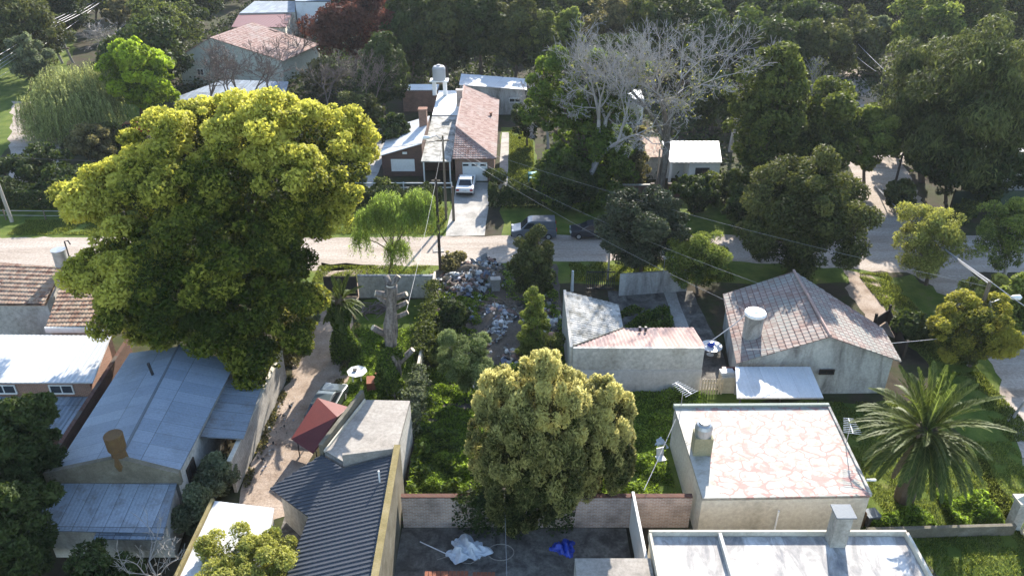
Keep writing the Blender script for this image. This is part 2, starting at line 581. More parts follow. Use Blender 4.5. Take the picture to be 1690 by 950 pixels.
# ================================================================== materials in use
M = {}
M['soil'] = surf('soil', [(.025, .023, .015), (.055, .045, .03), (.04, .048, .018), (.075, .063, .045)], 0.25, 0.95, .1, stops=[.3, .45, .56, .7], bmp=.6)
M['grass'] = surf('grass', [(.045, .07, .014), (.08, .115, .02), (.12, .15, .03), (.15, .135, .06)], 0.45, 0.95, .1, stops=[.3, .46, .6, .74], bmp=.8, fine=14, fine_amt=.6)
M['dirt'] = surf('dirt', [(.24, .19, .15), (.35, .295, .245), (.41, .355, .305)], 0.5, 0.95, .1, stops=[.3, .46, .62], stretch=(.16, 1.0, 1), bmp=.5, fine=5, fine_amt=.5)
M['brown_dirt'] = surf('brown_dirt', [(.20, .145, .105), (.33, .26, .205), (.40, .33, .275)], 0.7, 0.95, .1, stops=[.3, .5, .7], bmp=.6, fine=8, fine_amt=.5)
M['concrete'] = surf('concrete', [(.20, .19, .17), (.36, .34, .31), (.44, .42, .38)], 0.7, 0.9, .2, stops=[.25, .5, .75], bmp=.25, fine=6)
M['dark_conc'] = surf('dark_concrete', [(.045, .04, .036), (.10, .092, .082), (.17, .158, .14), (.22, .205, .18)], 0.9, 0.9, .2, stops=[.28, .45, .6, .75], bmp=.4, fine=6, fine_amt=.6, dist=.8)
M['litter_soil'] = surf('litter_soil', [(.04, .035, .03), (.10, .085, .07), (.17, .15, .13)], 1.6, 0.95, .1, bmp=.8, fine=10, fine_amt=.6)
M['render_grey'] = surf('grey_render', [(.20, .19, .165), (.36, .34, .30), (.46, .44, .40), (.54, .52, .48)], 0.5, 0.9, .2, stops=[.25, .42, .58, .75], stretch=(1, 1, .45), fine=4, bmp=.2, fine_amt=.5)
M['render_pale'] = surf('pale_render', [(.36, .325, .26), (.52, .475, .39), (.58, .54, .455)], 0.5, 0.9, .2, stops=[.25, .45, .7], stretch=(1, 1, .5), bmp=.12)
M['render_pale_grey'] = surf('pale_grey_render', [(.26, .25, .235), (.44, .43, .41), (.52, .51, .49)], 0.6, 0.9, .2, stops=[.25, .45, .7], stretch=(1, 1, .5), bmp=.15)
M['render_old'] = surf('weathered_render', [(.10, .095, .085), (.28, .27, .25), (.42, .41, .38), (.50, .49, .45)], 0.7, 0.9, .2, stops=[.28, .42, .58, .75], stretch=(1.3, 1.3, .35), bmp=.25, dist=.6)
M['render_green'] = surf('pale_green_render', [(.38, .41, .36), (.47, .49, .44)], 0.5, 0.9, .2, bmp=.1)
M['white'] = surf('white_paint', [(.55, .54, .50), (.74, .73, .70), (.8, .8, .78)], 0.6, 0.7, .3, stops=[.25, .45, .7], bmp=.1)
M['block'] = brickmat('grey_block', (.34, .31, .27), (.42, .39, .34), (.25, .23, .2), .4, .2)
M['brick'] = brickmat('brick', (.22, .10, .065), (.30, .14, .09), (.30, .26, .22))
M['brick_pale'] = brickmat('pale_brick', (.36, .245, .195), (.50, .36, .30), (.50, .45, .40), .3, .11, mort=.022, amt=.5)
M['brick_dark'] = brickmat('dark_brick', (.10, .05, .04), (.15, .075, .055), (.12, .10, .085))
M['dark_sheet'] = surf('charcoal_sheet', [(.045, .05, .062), (.065, .072, .085)], 0.8, .5, .4, 0, bmp=.05, fine_amt=.2)
M['membrane'] = surf('patched_membrane', [(.17, .17, .18), (.30, .285, .27), (.46, .45, .44), (.62, .62, .61)], 0.6, .7, .3, stops=[.32, .45, .55, .75], stretch=(1.6, .5, 1), bmp=.1, dist=1.2, fine_amt=.25)
M['slab_conc'] = surf('roof_concrete', [(.17, .155, .135), (.31, .28, .245), (.39, .36, .32)], 0.6, .9, .2, stops=[.25, .45, .75], bmp=.15, fine_amt=.4, dist=.5)
M['moss_cap'] = surf('mossy_cap', [(.07, .06, .03), (.22, .18, .085), (.33, .28, .17)], 1.4, .95, .1, bmp=.4)
M['moss_dark'] = surf('dark_mossy_wall', [(.05, .045, .03), (.16, .145, .11), (.30, .28, .23)], 1.2, .95, .1, bmp=.4)
M['wood'] = surf('grey_wood', [(.10, .08, .06), (.20, .165, .13)], 2, .9, .2, stretch=(3, 3, .4))
M['wood_dark'] = surf('dark_wood', [(.035, .028, .022), (.07, .055, .045)], 2, .9, .2, stretch=(3, 3, .4))
M['bark'] = surf('bark', [(.06, .045, .033), (.13, .10, .075), (.20, .165, .13)], 2.2, .95, .1, stretch=(2, 2, .5), bmp=.8)
M['bark_grey'] = surf('grey_bark', [(.055, .048, .042), (.15, .13, .115), (.25, .225, .20)], 1.8, 0.95, .1, stops=[.3, .5, .7], stretch=(2.5, 2.5, .45), bmp=.9, fine=7, fine_amt=.6)
M['bark_pale'] = surf('pale_bark', [(.20, .18, .15), (.34, .31, .27), (.44, .41, .37)], 1.6, .95, .1, stretch=(2, 2, .6), bmp=.4)
M['twig_pale'] = surf('pale_twig', [(.25, .235, .225), (.40, .38, .37)], 1.0, .9, .2, bmp=0)
M['twig'] = surf('grey_twig', [(.24, .215, .19), (.40, .37, .34)], 1.0, .9, .2, bmp=0)
M['twig_brown'] = surf('brown_twig', [(.13, .10, .085), (.22, .175, .15)], 1.0, .9, .2, bmp=0)
M['cut'] = plain('cut_wood', (.62, .52, .38), .9, .1)
M['metal'] = plain('grey_metal', (.42, .43, .44), .45, .5, .6)
M['iron'] = plain('dark_iron', (.035, .035, .04), .6, .4, .2)
M['black'] = plain('dark_opening', (.012, .012, .014), .5, .4)
M['glass'] = plain('dark_glass', (.03, .035, .042), .12, .6)
M['carglass'] = plain('car_glass', (.02, .024, .03), .07, .7)
M['tyre'] = plain('tyre', (.018, .018, .019), .85, .2)
M['wire'] = plain('cable', (.30, .30, .31), .5, .4)
M['wire_dark'] = plain('dark_cable', (.05, .05, .055), .6, .3)
M['red_sheet'] = surf('red_sheet', [(.09, .016, .015), (.15, .033, .03)], .8, .55, .4, bmp=.05)
M['tank_fibre'] = surf('fibre_cement', [(.38, .36, .33), (.58, .56, .53)], 1.5, .8, .2)
M['plastic'] = plain('white_plastic', (.78, .78, .77), .4, .5)
M['rust'] = surf('rusty_metal', [(.05, .03, .018), (.12, .07, .03), (.19, .15, .035)], 1.6, .8, .3, bmp=.3)
M['blue_tarp'] = surf('blue_tarp', [(.02, .05, .35), (.04, .09, .5)], 2, .4, .4)
M['white_tarp'] = surf('white_tarp', [(.45, .50, .55), (.72, .74, .76)], 1.2, .5, .4)
M['terracotta'] = surf('terracotta', [(.20, .075, .045), (.31, .13, .08)], 2, .9, .2, fine=12)
M['blue'] = plain('blue_plastic', (.02, .07, .45), .4, .5)

M['tile_pink'] = tilemat('pink_tile', [(.22, .125, .10), (.31, .20, .17), (.36, .26, .23)], .3, .36, (.36, .31, .28), .6, .35)
M['tile_red'] = tilemat('red_tile', [(.23, .145, .12), (.29, .215, .185), (.335, .28, .25)], .42, .42, (.25, .26, .235), .85, .24, (.42, .56), groove=(.12, .12, (.14, .08, .07)))
M['tile_old'] = tilemat('old_tile', [(.19, .10, .07), (.31, .20, .14), (.40, .30, .22), (.26, .17, .13)], .25, .34, (.14, .12, .09), .7, 1.2, (.5, .7))
M['tile_moss'] = tilemat('mossy_tile', [(.31, .30, .275), (.41, .40, .37), (.46, .45, .42)], .3, .36, (.09, .09, .075), .85, .9, (.46, .62))
M['tile_fresh'] = tilemat('fresh_pink_tile', [(.36, .245, .215), (.39, .275, .245), (.42, .31, .28)], .27, 9, (.25, .18, .15), .6, .6, (.58, .72))

M['zinc'] = tilemat('zinc_sheet', [(.19, .235, .29), (.22, .27, .33), (.25, .30, .36)], .95, 3.4, (.13, .145, .155), .55, .55, (.52, .72), .5, groove=(.02, .012, (.10, .12, .14)))
M['zinc_old'] = tilemat('weathered_zinc', [(.17, .20, .235), (.22, .26, .30), (.27, .31, .355)], .8, 2.6, (.115, .10, .085), .7, 1.1, (.5, .7), .6, groove=(.035, .015, (.06, .065, .07)))
M['white_sheet'] = tilemat('white_sheet', [(.50, .505, .51), (.56, .565, .57), (.60, .605, .61)], .95, 4.5, (.40, .37, .33), .5, .6, (.55, .75), .5, groove=(.018, .008, (.36, .36, .36)))

# flat roof painted pink, white patches left between the lines of the old coating
m, nt, b = base_mat('pink_white_coating', .7, .3)
co = coords(nt)
nz = nt.nodes.new("ShaderNodeTexNoise"); nz.inputs["Scale"].default_value = 1.4; nz.inputs["Detail"].default_value = 2
nt.links.new(co, nz.inputs["Vector"])
wv = nt.nodes.new("ShaderNodeMix"); wv.data_type = 'RGBA'; wv.blend_type = 'LINEAR_LIGHT'
wv.inputs[0].default_value = 0.28
nt.links.new(scaled(nt, co, (.85, 1.15, 1)), wv.inputs[6]); nt.links.new(nz.outputs["Color"], wv.inputs[7])
def cell(feature):
    vo = nt.nodes.new("ShaderNodeTexVoronoi"); vo.feature = feature; vo.distance = 'CHEBYCHEV'; vo.voronoi_dimensions = '2D'
    vo.inputs["Scale"].default_value = 1.4; vo.inputs["Randomness"].default_value = .95
    nt.links.new(wv.outputs[2], vo.inputs["Vector"])
    return vo.outputs["Distance"]
ln = ramp(nt, math_n(nt, 'SUBTRACT', cell('F2'), cell('F1')), [(1,) * 3, (.9,) * 3, (0,) * 3], [0, .07, .16])
bl = ramp(nt, noise(nt, co, .7, 6, .65), [(0,) * 3, (.8,) * 3], [.55, .61])
brk = ramp(nt, noise(nt, co, 1.3, 3, .5), [(.5,) * 3, (1,) * 3], [.36, .48])
f = math_n(nt, 'MAXIMUM', math_n(nt, 'MULTIPLY', ln, brk), bl)
sx = nt.nodes.new("ShaderNodeSeparateXYZ"); nt.links.new(co, sx.inputs[0])
f = math_n(nt, 'MULTIPLY', f, math_n(nt, 'GREATER_THAN', math_n(nt, 'ADD', sx.outputs[0], math_n(nt, 'MULTIPLY', noise(nt, co, 1.2, 4, .6), 1.2)), -2.6))
wc = ramp(nt, noise(nt, co, 1.6, 6, .7), [(.25, .23, .18), (.375, .355, .31), (.44, .425, .385)], [.30, .46, .6])
nt.links.new(mixc(nt, f, wc, (.36, .185, .165)), b.inputs["Base Color"])
bump(nt, b, noise(nt, co, 12, 4, .7), .15, .03)
M['pink_roof'] = m

# ================================================================== the ground
def ground_sheet():
    me = bpy.data.meshes.new('ground')
    bm = bmesh.new()
    xs = [-420, -200, -120, -80, -50, -25, 0, 25, 50, 80, 120, 200, 420]
    ys = [-60, 0, 20, 40, 60, 80, 110, 150, 200, 300, 460, 700]
    g = [[bm.verts.new((x, y, 0)) for y in ys] for x in xs]
    for i in range(len(xs) - 1):
        for j in range(len(ys) - 1):
            bm.faces.new((g[i][j], g[i + 1][j], g[i + 1][j + 1], g[i][j + 1]))
    bm.to_mesh(me); bm.free()
    tag(link('ground', me, None, M['soil']), kind='structure')
ground_sheet()

W = dict(world_pts=True)
patch('grass_verge', [(-60, 58), (-60, 75.5), (-6, 75.5), (-6, 58)], .004, M['grass'], 1, .3, 1.5, **W)
patch('grass_verge', [(-1, 58.2), (-1, 75), (31, 75), (31, 58.2)], .004, M['grass'], 2, .3, 1.5, **W)
patch('dirt_road', [(-75, 61.6), (-20, 61.3), (-17, 60.3), (-10, 61.3), (2, 62.3), (20, 62.2), (33, 60.2), (60, 60.2), (60, 67.5), (33, 67.5), (9, 67.6), (-20, 67.1), (-75, 67.1)], .012, M['dirt'], 3, .22, .9, **W)
patch('side_street', [(31, 20), (30.6, 36), (34.1, 45.5), (36, 55), (33.6, 63), (33.0, 67), (38, 83), (43, 100), (50, 130), (57, 130), (50, 100), (44.5, 83), (40, 66), (39.5, 50), (39, 36), (38, 20)], .008, M['dirt'], 4, .25, .9, **W)
patch('grass_verge', [(26.5, 20), (27.5, 36), (29.5, 46), (29.5, 59.5), (34.5, 59.5), (36, 55), (34.2, 45), (30.8, 36), (31, 20)], .006, M['grass'], 5, .35, .9, **W)
patch('left_street', [(-52, 76), (-57, 84), (-64, 97), (-72, 112), (-66, 112), (-57, 96), (-51, 84), (-47, 76)], .008, M['dirt'], 6, .3, 1.5, **W)
patch('grass_verge', [(-58, 82), (-73, 130), (-100, 195), (-110, 195), (-90, 130), (-75, 90), (-66, 80)], .006, M['grass'], 7, .5, 2, **W)
patch('grass_verge', [(-52, 90), (-64, 130), (-80, 170), (-72, 170), (-57, 130), (-46, 92)], .006, M['grass'], 27, .5, 2, **W)
patch('dirt_driveway', [(-16.8, 61.8), (-15.2, 56), (-15.5, 46), (-15.6, 30.3), (-12.3, 31.9), (-12.4, 33), (-11.8, 40), (-11.6, 45), (-12.3, 50), (-12.6, 56), (-12.2, 61.5)], .012, M['brown_dirt'], 8, .25, .8, **W)
patch('concrete_driveway', [(-6.3, 67.4), (-6.0, 81), (-2.2, 81), (-2.6, 67.5)], .016, M['concrete'], 9, .05, 2, **W)
patch('yard_grass', [(-12.2, 40), (-12.2, 55.5), (-6.5, 55.5), (-6.5, 38)], .006, M['grass'], 10, .2, 1, **W)
patch('vacant_lot', [(-6.1, 31.2), (-6.1, 61), (4, 61.8), (4, 31.2)], .006, M['litter_soil'], 11, .1, 1, **W)
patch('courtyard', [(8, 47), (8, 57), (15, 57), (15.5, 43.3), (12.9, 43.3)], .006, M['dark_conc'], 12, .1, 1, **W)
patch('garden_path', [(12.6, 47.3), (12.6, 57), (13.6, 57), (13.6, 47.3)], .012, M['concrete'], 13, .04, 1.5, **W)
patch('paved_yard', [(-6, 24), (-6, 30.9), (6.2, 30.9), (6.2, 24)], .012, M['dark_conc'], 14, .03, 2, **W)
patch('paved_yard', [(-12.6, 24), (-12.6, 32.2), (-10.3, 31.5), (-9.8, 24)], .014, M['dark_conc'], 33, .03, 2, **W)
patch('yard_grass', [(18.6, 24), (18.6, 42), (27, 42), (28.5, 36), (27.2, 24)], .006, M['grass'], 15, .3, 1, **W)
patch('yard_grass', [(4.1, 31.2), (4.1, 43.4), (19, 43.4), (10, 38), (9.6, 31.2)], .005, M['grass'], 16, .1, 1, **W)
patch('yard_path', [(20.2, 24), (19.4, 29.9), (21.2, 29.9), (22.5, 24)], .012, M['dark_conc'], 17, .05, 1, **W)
patch('garden_lawn', [(-1.2, 75.8), (-1.4, 100), (2.6, 100), (3.4, 75.8)], .006, M['grass'], 18, .2, 1.5, **W)
patch('garden_path', [(-1.5, 76), (-1.3, 98), (-.4, 98), (-.5, 76)], .014, M['concrete'], 19, .05, 2, **W)
patch('garden_path', [(-18.5, 78), (-18, 100), (-14.9, 100), (-15.2, 78)], .012, M['concrete'], 20, .1, 2, **W)
patch('dirt_bank', [P(1395, 445), P(1440, 455), P(1475, 500), P(1482, 560), P(1445, 545), P(1400, 490)], .008, M['brown_dirt'], 21, .3, .8, **W)
patch('lane', [(-48, 84), (-44, 92), (-32, 84), (-30, 78)], .006, M['dark_conc'], 22, .3, 1.5, **W)

# ================================================================== buildings
def ctr(pts):
    return Vector((sum(p[0] for p in pts) / len(pts), sum(p[1] for p in pts) / len(pts), 0))

def inset(poly, d):
    c = ctr(poly)
    out = []
    for p in poly:
        v = Vector((p[0] - c.x, p[1] - c.y, 0)); l = v.length
        k = max(0.0, (l - d * 1.3) / l)
        out.append(Vector((c.x + v.x * k, c.y + v.y * k, p[2])))
    return out

def XY(*pts): return [Vector(p) for p in pts]

# ---- far brick house with the garage
t = thing('brick_house', 'long brick bungalow with pink tiled garage wing and pale mid roof across the road', 'house', (-8, 84, 0))
lw = XY((-14.6, 82.5, 2.5), (-9.9, 82.5, 3.9), (-9.9, 92.5, 3.9), (-14.6, 92.5, 2.5))
body('wall', [(-14.4, 82.8, 2.5), (-9.9, 82.8, 3.9), (-9.9, 92.3, 3.9), (-14.4, 92.3, 2.5)], M['brick_dark'], t)
roof('metal_roof', lw, 'corr', M['white_sheet'], t, pu=.5)
mid = XY((-9.85, 80.9, 2.45), (-6.6, 80.9, 2.45), (-6.6, 95, 3.1), (-9.85, 95, 3.1))
roof('porch_roof', mid, 'flat', M['tile_moss'], t, thick=.12)
body('wall', [(-9.8, 84.5, 2.6), (-6.65, 84.5, 2.6), (-6.65, 94.8, 3.05), (-9.8, 94.8, 3.05)], M['brick_dark'], t)
MB().tube([(-6.75, 81.1, 0), (-6.75, 81.1, 2.4)], .08).build('porch_post', M['white'], t)
MB().tube([(-9.6, 81.1, 0), (-9.6, 81.1, 2.4)], .08).build('porch_post', M['white'], t)
body('wall', [(-6.2, 81.4, 2.7), (-1.95, 81.4, 2.7), (-1.95, 103, 2.7), (-6.2, 103, 2.7)], M['brick'], t)
A, B_, C_, D_, E_, F_ = [Vector(p) for p in ((-6.45, 81, 2.7), (-1.7, 81, 2.7), (-1.7, 103.3, 2.7), (-6.3, 86, 4.6), (-6.3, 103.3, 4.6), (-6.5, 86, 2.7))]
roof('tile_roof', [B_, C_, E_, D_], 'tile', M['tile_pink'], t)
roof('tile_roof', [A, B_, D_], 'tile', M['tile_pink'], t)
MB().prism([(-6.5, 82, 2.7), (-6.3, 82, 2.7), (-6.3, 103.2, 4.5), (-6.5, 103.2, 4.5)], z0=2.5).build('gable_wall', M['white'], t)
MB().tube([B_ + Vector((0, 0, .06)), D_ + Vector((0, 0, .08)), E_ + Vector((0, 0, .08))], .1, 6).build('ridge_cap', M['tile_pink'], t)
bk = XY((-9.85, 95.05, 3.2), (-6.55, 95.05, 3.2), (-6.55, 105, 3.5), (-9.85, 105, 3.5))
body('wall', bk, M['brick'], t)
roof('flat_roof', bk, 'flat', M['white'], t, thick=.15)
bw = XY((-7.1, 105.3, 4.2), (2, 105.3, 3.5), (2, 110.6, 3.6), (-7.1, 110.6, 4.3))
body('wall', [(-7, 105.6, 4.2), (1.8, 105.6, 3.5), (1.8, 110.4, 3.6), (-7, 110.4, 4.3)], M['render_old'], t)
roof('back_roof', bw, 'corr', M['white_sheet'], t, pu=.6)
lb = XY((-15, 107, 3), (-10.2, 107, 3), (-10.2, 110, 3), (-15, 110, 3))
body('wall', lb, M['brick'], t); roof('flat_roof', lb, 'flat', M['white'], t, thick=.14)
opening(t, (-6.2, 81.4), (-1.95, 81.4), .8, 3.5, .02, 2.15, M['white'], M['white'], 'garage_door', 'door_panel', 0, .1, out=(0, -1, 0))
for k in range(3): MB().box((-5.05 + .95 * k, 81.34, 1.86), (.62, .05, .2)).build('window', M['glass'], t)
opening(t, (-14.4, 82.8), (-9.9, 82.8), 1.0, 3.6, .6, 2.0, M['white'], M['white'], 'window', 'roller_shutter', 0, .09, out=(0, -1, 0))
opening(t, (-7, 105.6), (1.8, 105.6), 6.6, 8.2, 1.7, 2.3, M['white'], M['glass'], out=(0, -1, 0))
MB().box((-11.8, 82.68, 2.75), (.5, .12, .22)).build('wall_lamp', M['white'], t)
ch = MB().box((-10.3, 89.2, 4.6), (.9, .9, 2.2)).box((-10.3, 89.2, 5.75), (1.05, 1.05, .12)).build('chimney', M['brick'], t)
ch = MB().box((-6.55, 97.5, 4.6), (.7, .7, 2.0)).box((-6.55, 97.5, 5.65), (.9, .9, .1)).build('chimney', M['brick_pale'], t)
MB().box((-10.2, 103, 4.4), (.5, .5, 1.9)).box((-8.8, 103, 4.4), (.5, .5, 1.9)).box((-9.5, 103, 5.4), (2.4, 1.6, .15)).build('tank_stand', M['white'], t)
MB().lathe([(.85, 0), (.85, 1.5), (.7, 1.75), (.25, 1.85), (.25, 1.95)], (-9.5, 103, 5.47), 20).build('water_tank', M['white_sheet'], t, smooth=False)
MB().lathe([(.14, 0), (.14, .5), (.22, .52), (.22, .6)], (-2.6, 95, 2.95), 10).build('vent_pipe', M['brick'], t)

# ---- pale green house, top left
t = thing('gabled_house', 'pale green gabled house with pink roof behind bare trees at upper left', 'house', (-44, 118, 0))
gp = XY((-50.6, 121, 4.2), (-45.0, 121, 7.1), (-35.0, 121, 3.8))
dv = Vector((3, 11, 0))
body('wall', [gp[0], gp[1], gp[2], gp[2] + dv, gp[1] + dv, gp[0] + dv], M['render_green'], t)
ov = (gp[0] - gp[1]).normalized() * .5; ov2 = (gp[2] - gp[1]).normalized() * .5; fo = dv.normalized() * -.35
roof('tile_roof', [gp[1] + fo, gp[0] + ov + fo, gp[0] + ov + dv, gp[1] + dv], 'tile', M['tile_pink'], t, pu=.4, pv=.5)
roof('tile_roof', [gp[1] + fo, gp[2] + ov2 + fo, gp[2] + ov2 + dv, gp[1] + dv], 'tile', M['tile_pink'], t, pu=.4, pv=.5)
opening(t, gp[0], gp[1], 2.5, 3.5, 1.4, 2.4, M['white'], M['glass'], out=-dv)
sh = XY((-46, 104.5, 2.4), (-30.5, 103.5, 2.4), (-31.5, 111, 3.1), (-41, 112, 3.1))
body('wall', inset(sh, .3), M['render_old'], t); roof('lean_to_roof', sh, 'corr', M['zinc_old'], t, pu=.5)
t = thing('red_roofed_house', 'house with bright red flat roof and tall white block behind the gabled house', 'house', (-38, 148, 0))
rr = [P(382, 45, 4), P(472, 45, 4), P(482, 22, 4), P(395, 22, 4)]
body('wall', inset(rr, .3), M['render_pale'], t); roof('red_roof', rr, 'corr', M['red_sheet'], t, pu=.6)
w2 = [P(487, 2, 6), P(545, 2, 6), P(545, -40, 6), P(487, -40, 6)]
body('wall', w2, M['white'], t); roof('flat_roof', w2, 'flat', M['zinc'], t, thick=.2)
w3 = [P(395, 22, 4.3), P(487, 20, 4.3), P(487, 2, 4.3), P(420, 2, 4.3)]
body('wall', w3, M['render_pale'], t); roof('flat_roof', w3, 'flat', M['zinc_old'], t)
t = thing('long_wall', 'long grey wall with pale coping behind the thicket of bare bushes', 'wall', P(540, 130))
MB().wall((-49, 133), (-32, 133), .25, 0, 2.6).build('wall', M['render_old'], t)
MB().box((-40.5, 133, 2.65), (17.2, .4, .12)).build('coping', M['white'], t)

# ---- white roofed house behind the sycamore
t = thing('white_house', 'white bungalow with bright sheet roof standing behind the bare sycamore trunk', 'house', (19.5, 80, 0))
wr = XY((16.8, 79.4, 2.9), (22.3, 79.4, 2.9), (23.2, 85.0, 3.3), (16.8, 85.0, 3.3))
body('wall', [(19.0, 79.9, 2.9), (22.3, 79.9, 2.9), (23.0, 84.8, 3.25), (17, 84.8, 3.25), (17, 82.2, 3.05), (19.0, 82.2, 3.05)], M['white'], t)
roof('sheet_roof', wr, 'corr', M['white_sheet'], t, pu=.5)
wl = XY((13.0, 81.5, 2.7), (16.7, 81.5, 2.7), (16.7, 87.0, 3.1), (13.0, 87.0, 3.1))
body('wall', inset(wl, .3), M['render_grey'], t); roof('side_roof', wl, 'corr', M['tile_old'], t, pu=.5)  # dark old tile stands in for shade from the trees behind
MB().box((17.0, 79.75, 1.4), (.25, .25, 2.8)).build('porch_post', M['white'], t)
opening(t, (19, 79.9), (22.3, 79.9), .7, 2.2, .9, 2.1, M['iron'], M['glass'], out=(0, -1, 0))
t = thing('shed', 'small white shed wall seen between the ivy tree and the sycamore', 'shed', P(1048, 210))
sp = XY((15, 101.3, 3.4), (17.2, 101.3, 3.4), (17.2, 104.5, 3.7), (15, 104.5, 3.7))
body('wall', sp, M['white'], t); roof('roof', [p + (p - ctr(sp)) * .05 * Vector((1, 1, 0)).length * 0 for p in sp], 'corr', M['zinc'], t)
t = thing('brick_fence', 'low brick garden wall in shade in front of the white bungalow', 'wall', (17, 76.3, 0))
f = MB()
f.wall((10.2, 76.5), (14.6, 76.5), .25, 0, 1.5); f.wall((16.4, 76.5), (21.8, 76.5), .25, 0, 1.3)
for x in (10.2, 14.6, 16.4, 19, 21.8): f.box((x, 76.5, .85), (.4, .4, 1.7))
f.build('wall', M['brick_dark'], t)
MB().box((12.4, 76.5, 1.54), (4.6, .34, .08)).build('coping', M['render_grey'], t)

# ---- far right house and its green fence
t = thing('corner_house', 'house with pale lilac sheet roof half hidden by trees at the right edge', 'house', (55, 80, 0))
hr = XY((49.5, 77.5, 3.0), (60, 77.5, 3.0), (62, 86.5, 3.8), (51, 86.5, 3.8))
body('wall', inset(hr, .4), M['render_grey'], t); roof('sheet_roof', hr, 'corr', M['white_sheet'], t, pu=.5)
t = thing('board_fence', 'long dark green board fence below the corner house at right', 'fence', (50, 74, 0))
MB().wall((44.8, 74), (62, 74), .08, .05, 1.9).build('panel', surf('green_board', [(.03, .05, .035), (.05, .075, .05)], 1), t)
for x in (44.8, 49, 53.5, 58): MB().box((x, 74.12, 1.0), (.12, .12, 2.0)).build('post', M['wood_dark'], t)

# ---- old tiled house, left edge
t = thing('tiled_house', 'old house with worn orange tile roofs and a white sheet lean-to at left edge', 'house', (-33, 46, 0))
a1 = XY((-41, 52.6, 5.1), (-33.2, 51.4, 5.1), (-33.0, 47.9, 4.0), (-41, 47.9, 4.0))
roof('tile_roof', a1, 'tile', M['tile_old'], t, pu=.25, pv=.42)
a2 = XY((-32.7, 50.9, 5.1), (-30.2, 50.2, 5.1), (-27.3, 45.2, 3.9), (-31.6, 45.2, 3.9))
roof('tile_roof', a2, 'tile', M['tile_old'], t, pu=.25, pv=.42, up=(0, 1, .22))
body('wall', [(-41, 48.1, 4.0), (-33, 48.1, 4.0), (-33, 51.2, 4.9), (-41, 52.2, 4.9)], M['render_grey'], t)
body('wall', [(-31.5, 45.4, 3.9), (-27.5, 45.4, 3.9), (-30.3, 50, 4.9), (-32.6, 50.6, 4.9)], M['render_grey'], t)
MB().box((-29.5, 45.12, 3.72), (4.3, .14, .42)).build('gutter', M['white'], t)
wr = XY((-36, 44.25, 3.9), (-26.7, 44.1, 3.9), (-26.0, 39.6, 3.35), (-36, 39.6, 3.35))
roof('sheet_roof', wr, 'corr', M['white_sheet'], t, pu=.3)
body('wall', [(-36, 44.1, 3.9), (-27, 44.0, 3.9), (-26.4, 39.9, 3.35), (-36, 39.9, 3.35)], M['brick'], t)
opening(t, (-36, 39.9), (-26.4, 39.9), 7.0, 8.5, 2.3, 3.0, M['white'], M['glass'], out=(0, -1, 0))
opening(t, (-36, 39.9), (-26.4, 39.9), 3.3, 4.9, 2.3, 3.0, M['white'], M['glass'], out=(0, -1, 0))
lr = XY((-33, 39.8, 2.1), (-26.6, 39.8, 2.1), (-25.6, 36.2, 1.8), (-32, 36.2, 1.8))
roof('low_roof', lr, 'corr', M['zinc_old'], t, pu=.3)
body('wall', inset(lr, .3), M['brick_dark'], t)
MB().tube([(-33.0, 51.2, 4.9), (-33.0, 51.2, 5.6)], .12, 8).tube([(-32.6, 51.6, 5.0), (-32.6, 51.6, 7.2), (-32.2, 51.4, 7.35), (-32.05, 51.3, 7.1)], .05, 6).build('tank_pipe', M['iron'], t)
MB().lathe([(.5, 0), (.5, .06), (.47, .08), (.47, 1.15), (.52, 1.18), (.52, 1.24)], (-33.0, 51.2, 5.5), 20).build('water_tank', M['metal'], t)

t = thing('party_wall', 'tall dark brick party wall between the tiled house and the blue roofed house', 'wall', (-25.2, 40, 0))
MB().wall((-26.0, 44.6), (-25.4, 31.6), .25, 0, 3.3, 2.9).build('wall', M['brick_dark'], t)
MB().wall((-26.0, 44.6), (-25.4, 31.6), .33, 3.302, 3.40, 3.0).build('coping', M['moss_dark'], t) if False else None

# ---- blue-grey sheet roofed house
t = thing('sheet_roofed_house', 'gabled house under a large blue grey sheet roof with rusty water tank', 'house', (-21, 36, 0))
L0, L1, R0, R1, G0, G1 = (Vector(p) for p in ((-24.9, 42.6, 3.5), (-24.3, 31.7, 3.5), (-17.7, 41.6, 3.5), (-17.6, 31.5, 3.5), (-21.3, 42.0, 4.45), (-20.5, 31.5, 4.45)))
roof('sheet_roof', [L0, G0, G1, L1], 'corr', M['zinc'], t, pu=.2, h=.006)
roof('sheet_roof', [G0, R0, R1, G1], 'corr', M['zinc'], t, pu=.2, h=.006)
MB().tube([G0 + Vector((0, .1, .03)), G1 + Vector((0, .1, .03))], .09, 6).build('ridge_cap', M['zinc'], t)
body('wall', [L0 + Vector((.15, -.2, 0)), G0 + Vector((0, -.2, 0)), R0 + Vector((-.25, -.2, 0)), R1 + Vector((-.25, .05, 0)), G1 + Vector((0, .05, 0)), L1 + Vector((.15, .05, 0))], M['render_grey'], t)
gw = MB().add([(-24.6, 31.45, 2.9), (-17.5, 31.45, 2.9), (-17.5, 31.45, 3.7), (-20.5, 31.45, 4.75), (-24.6, 31.45, 3.7), (-24.6, 31.15, 2.9), (-17.5, 31.15, 2.9), (-17.5, 31.15, 3.7), (-20.5, 31.15, 4.75), (-24.6, 31.15, 3.7)],
              [(0, 1, 2, 3, 4), (9, 8, 7, 6, 5), (0, 5, 6, 1), (1, 6, 7, 2), (2, 7, 8, 3), (3, 8, 9, 4), (4, 9, 5, 0)])
gw.build('parapet', M['moss_dark'], t)
fs = XY((-24.2, 31.12, 3.05), (-17.7, 31.12, 3.05), (-17.4, 28.2, 2.5), (-24.1, 28.4, 2.5))
roof('front_roof', fs, 'corr', M['zinc_old'], t, pu=.2, h=.012)
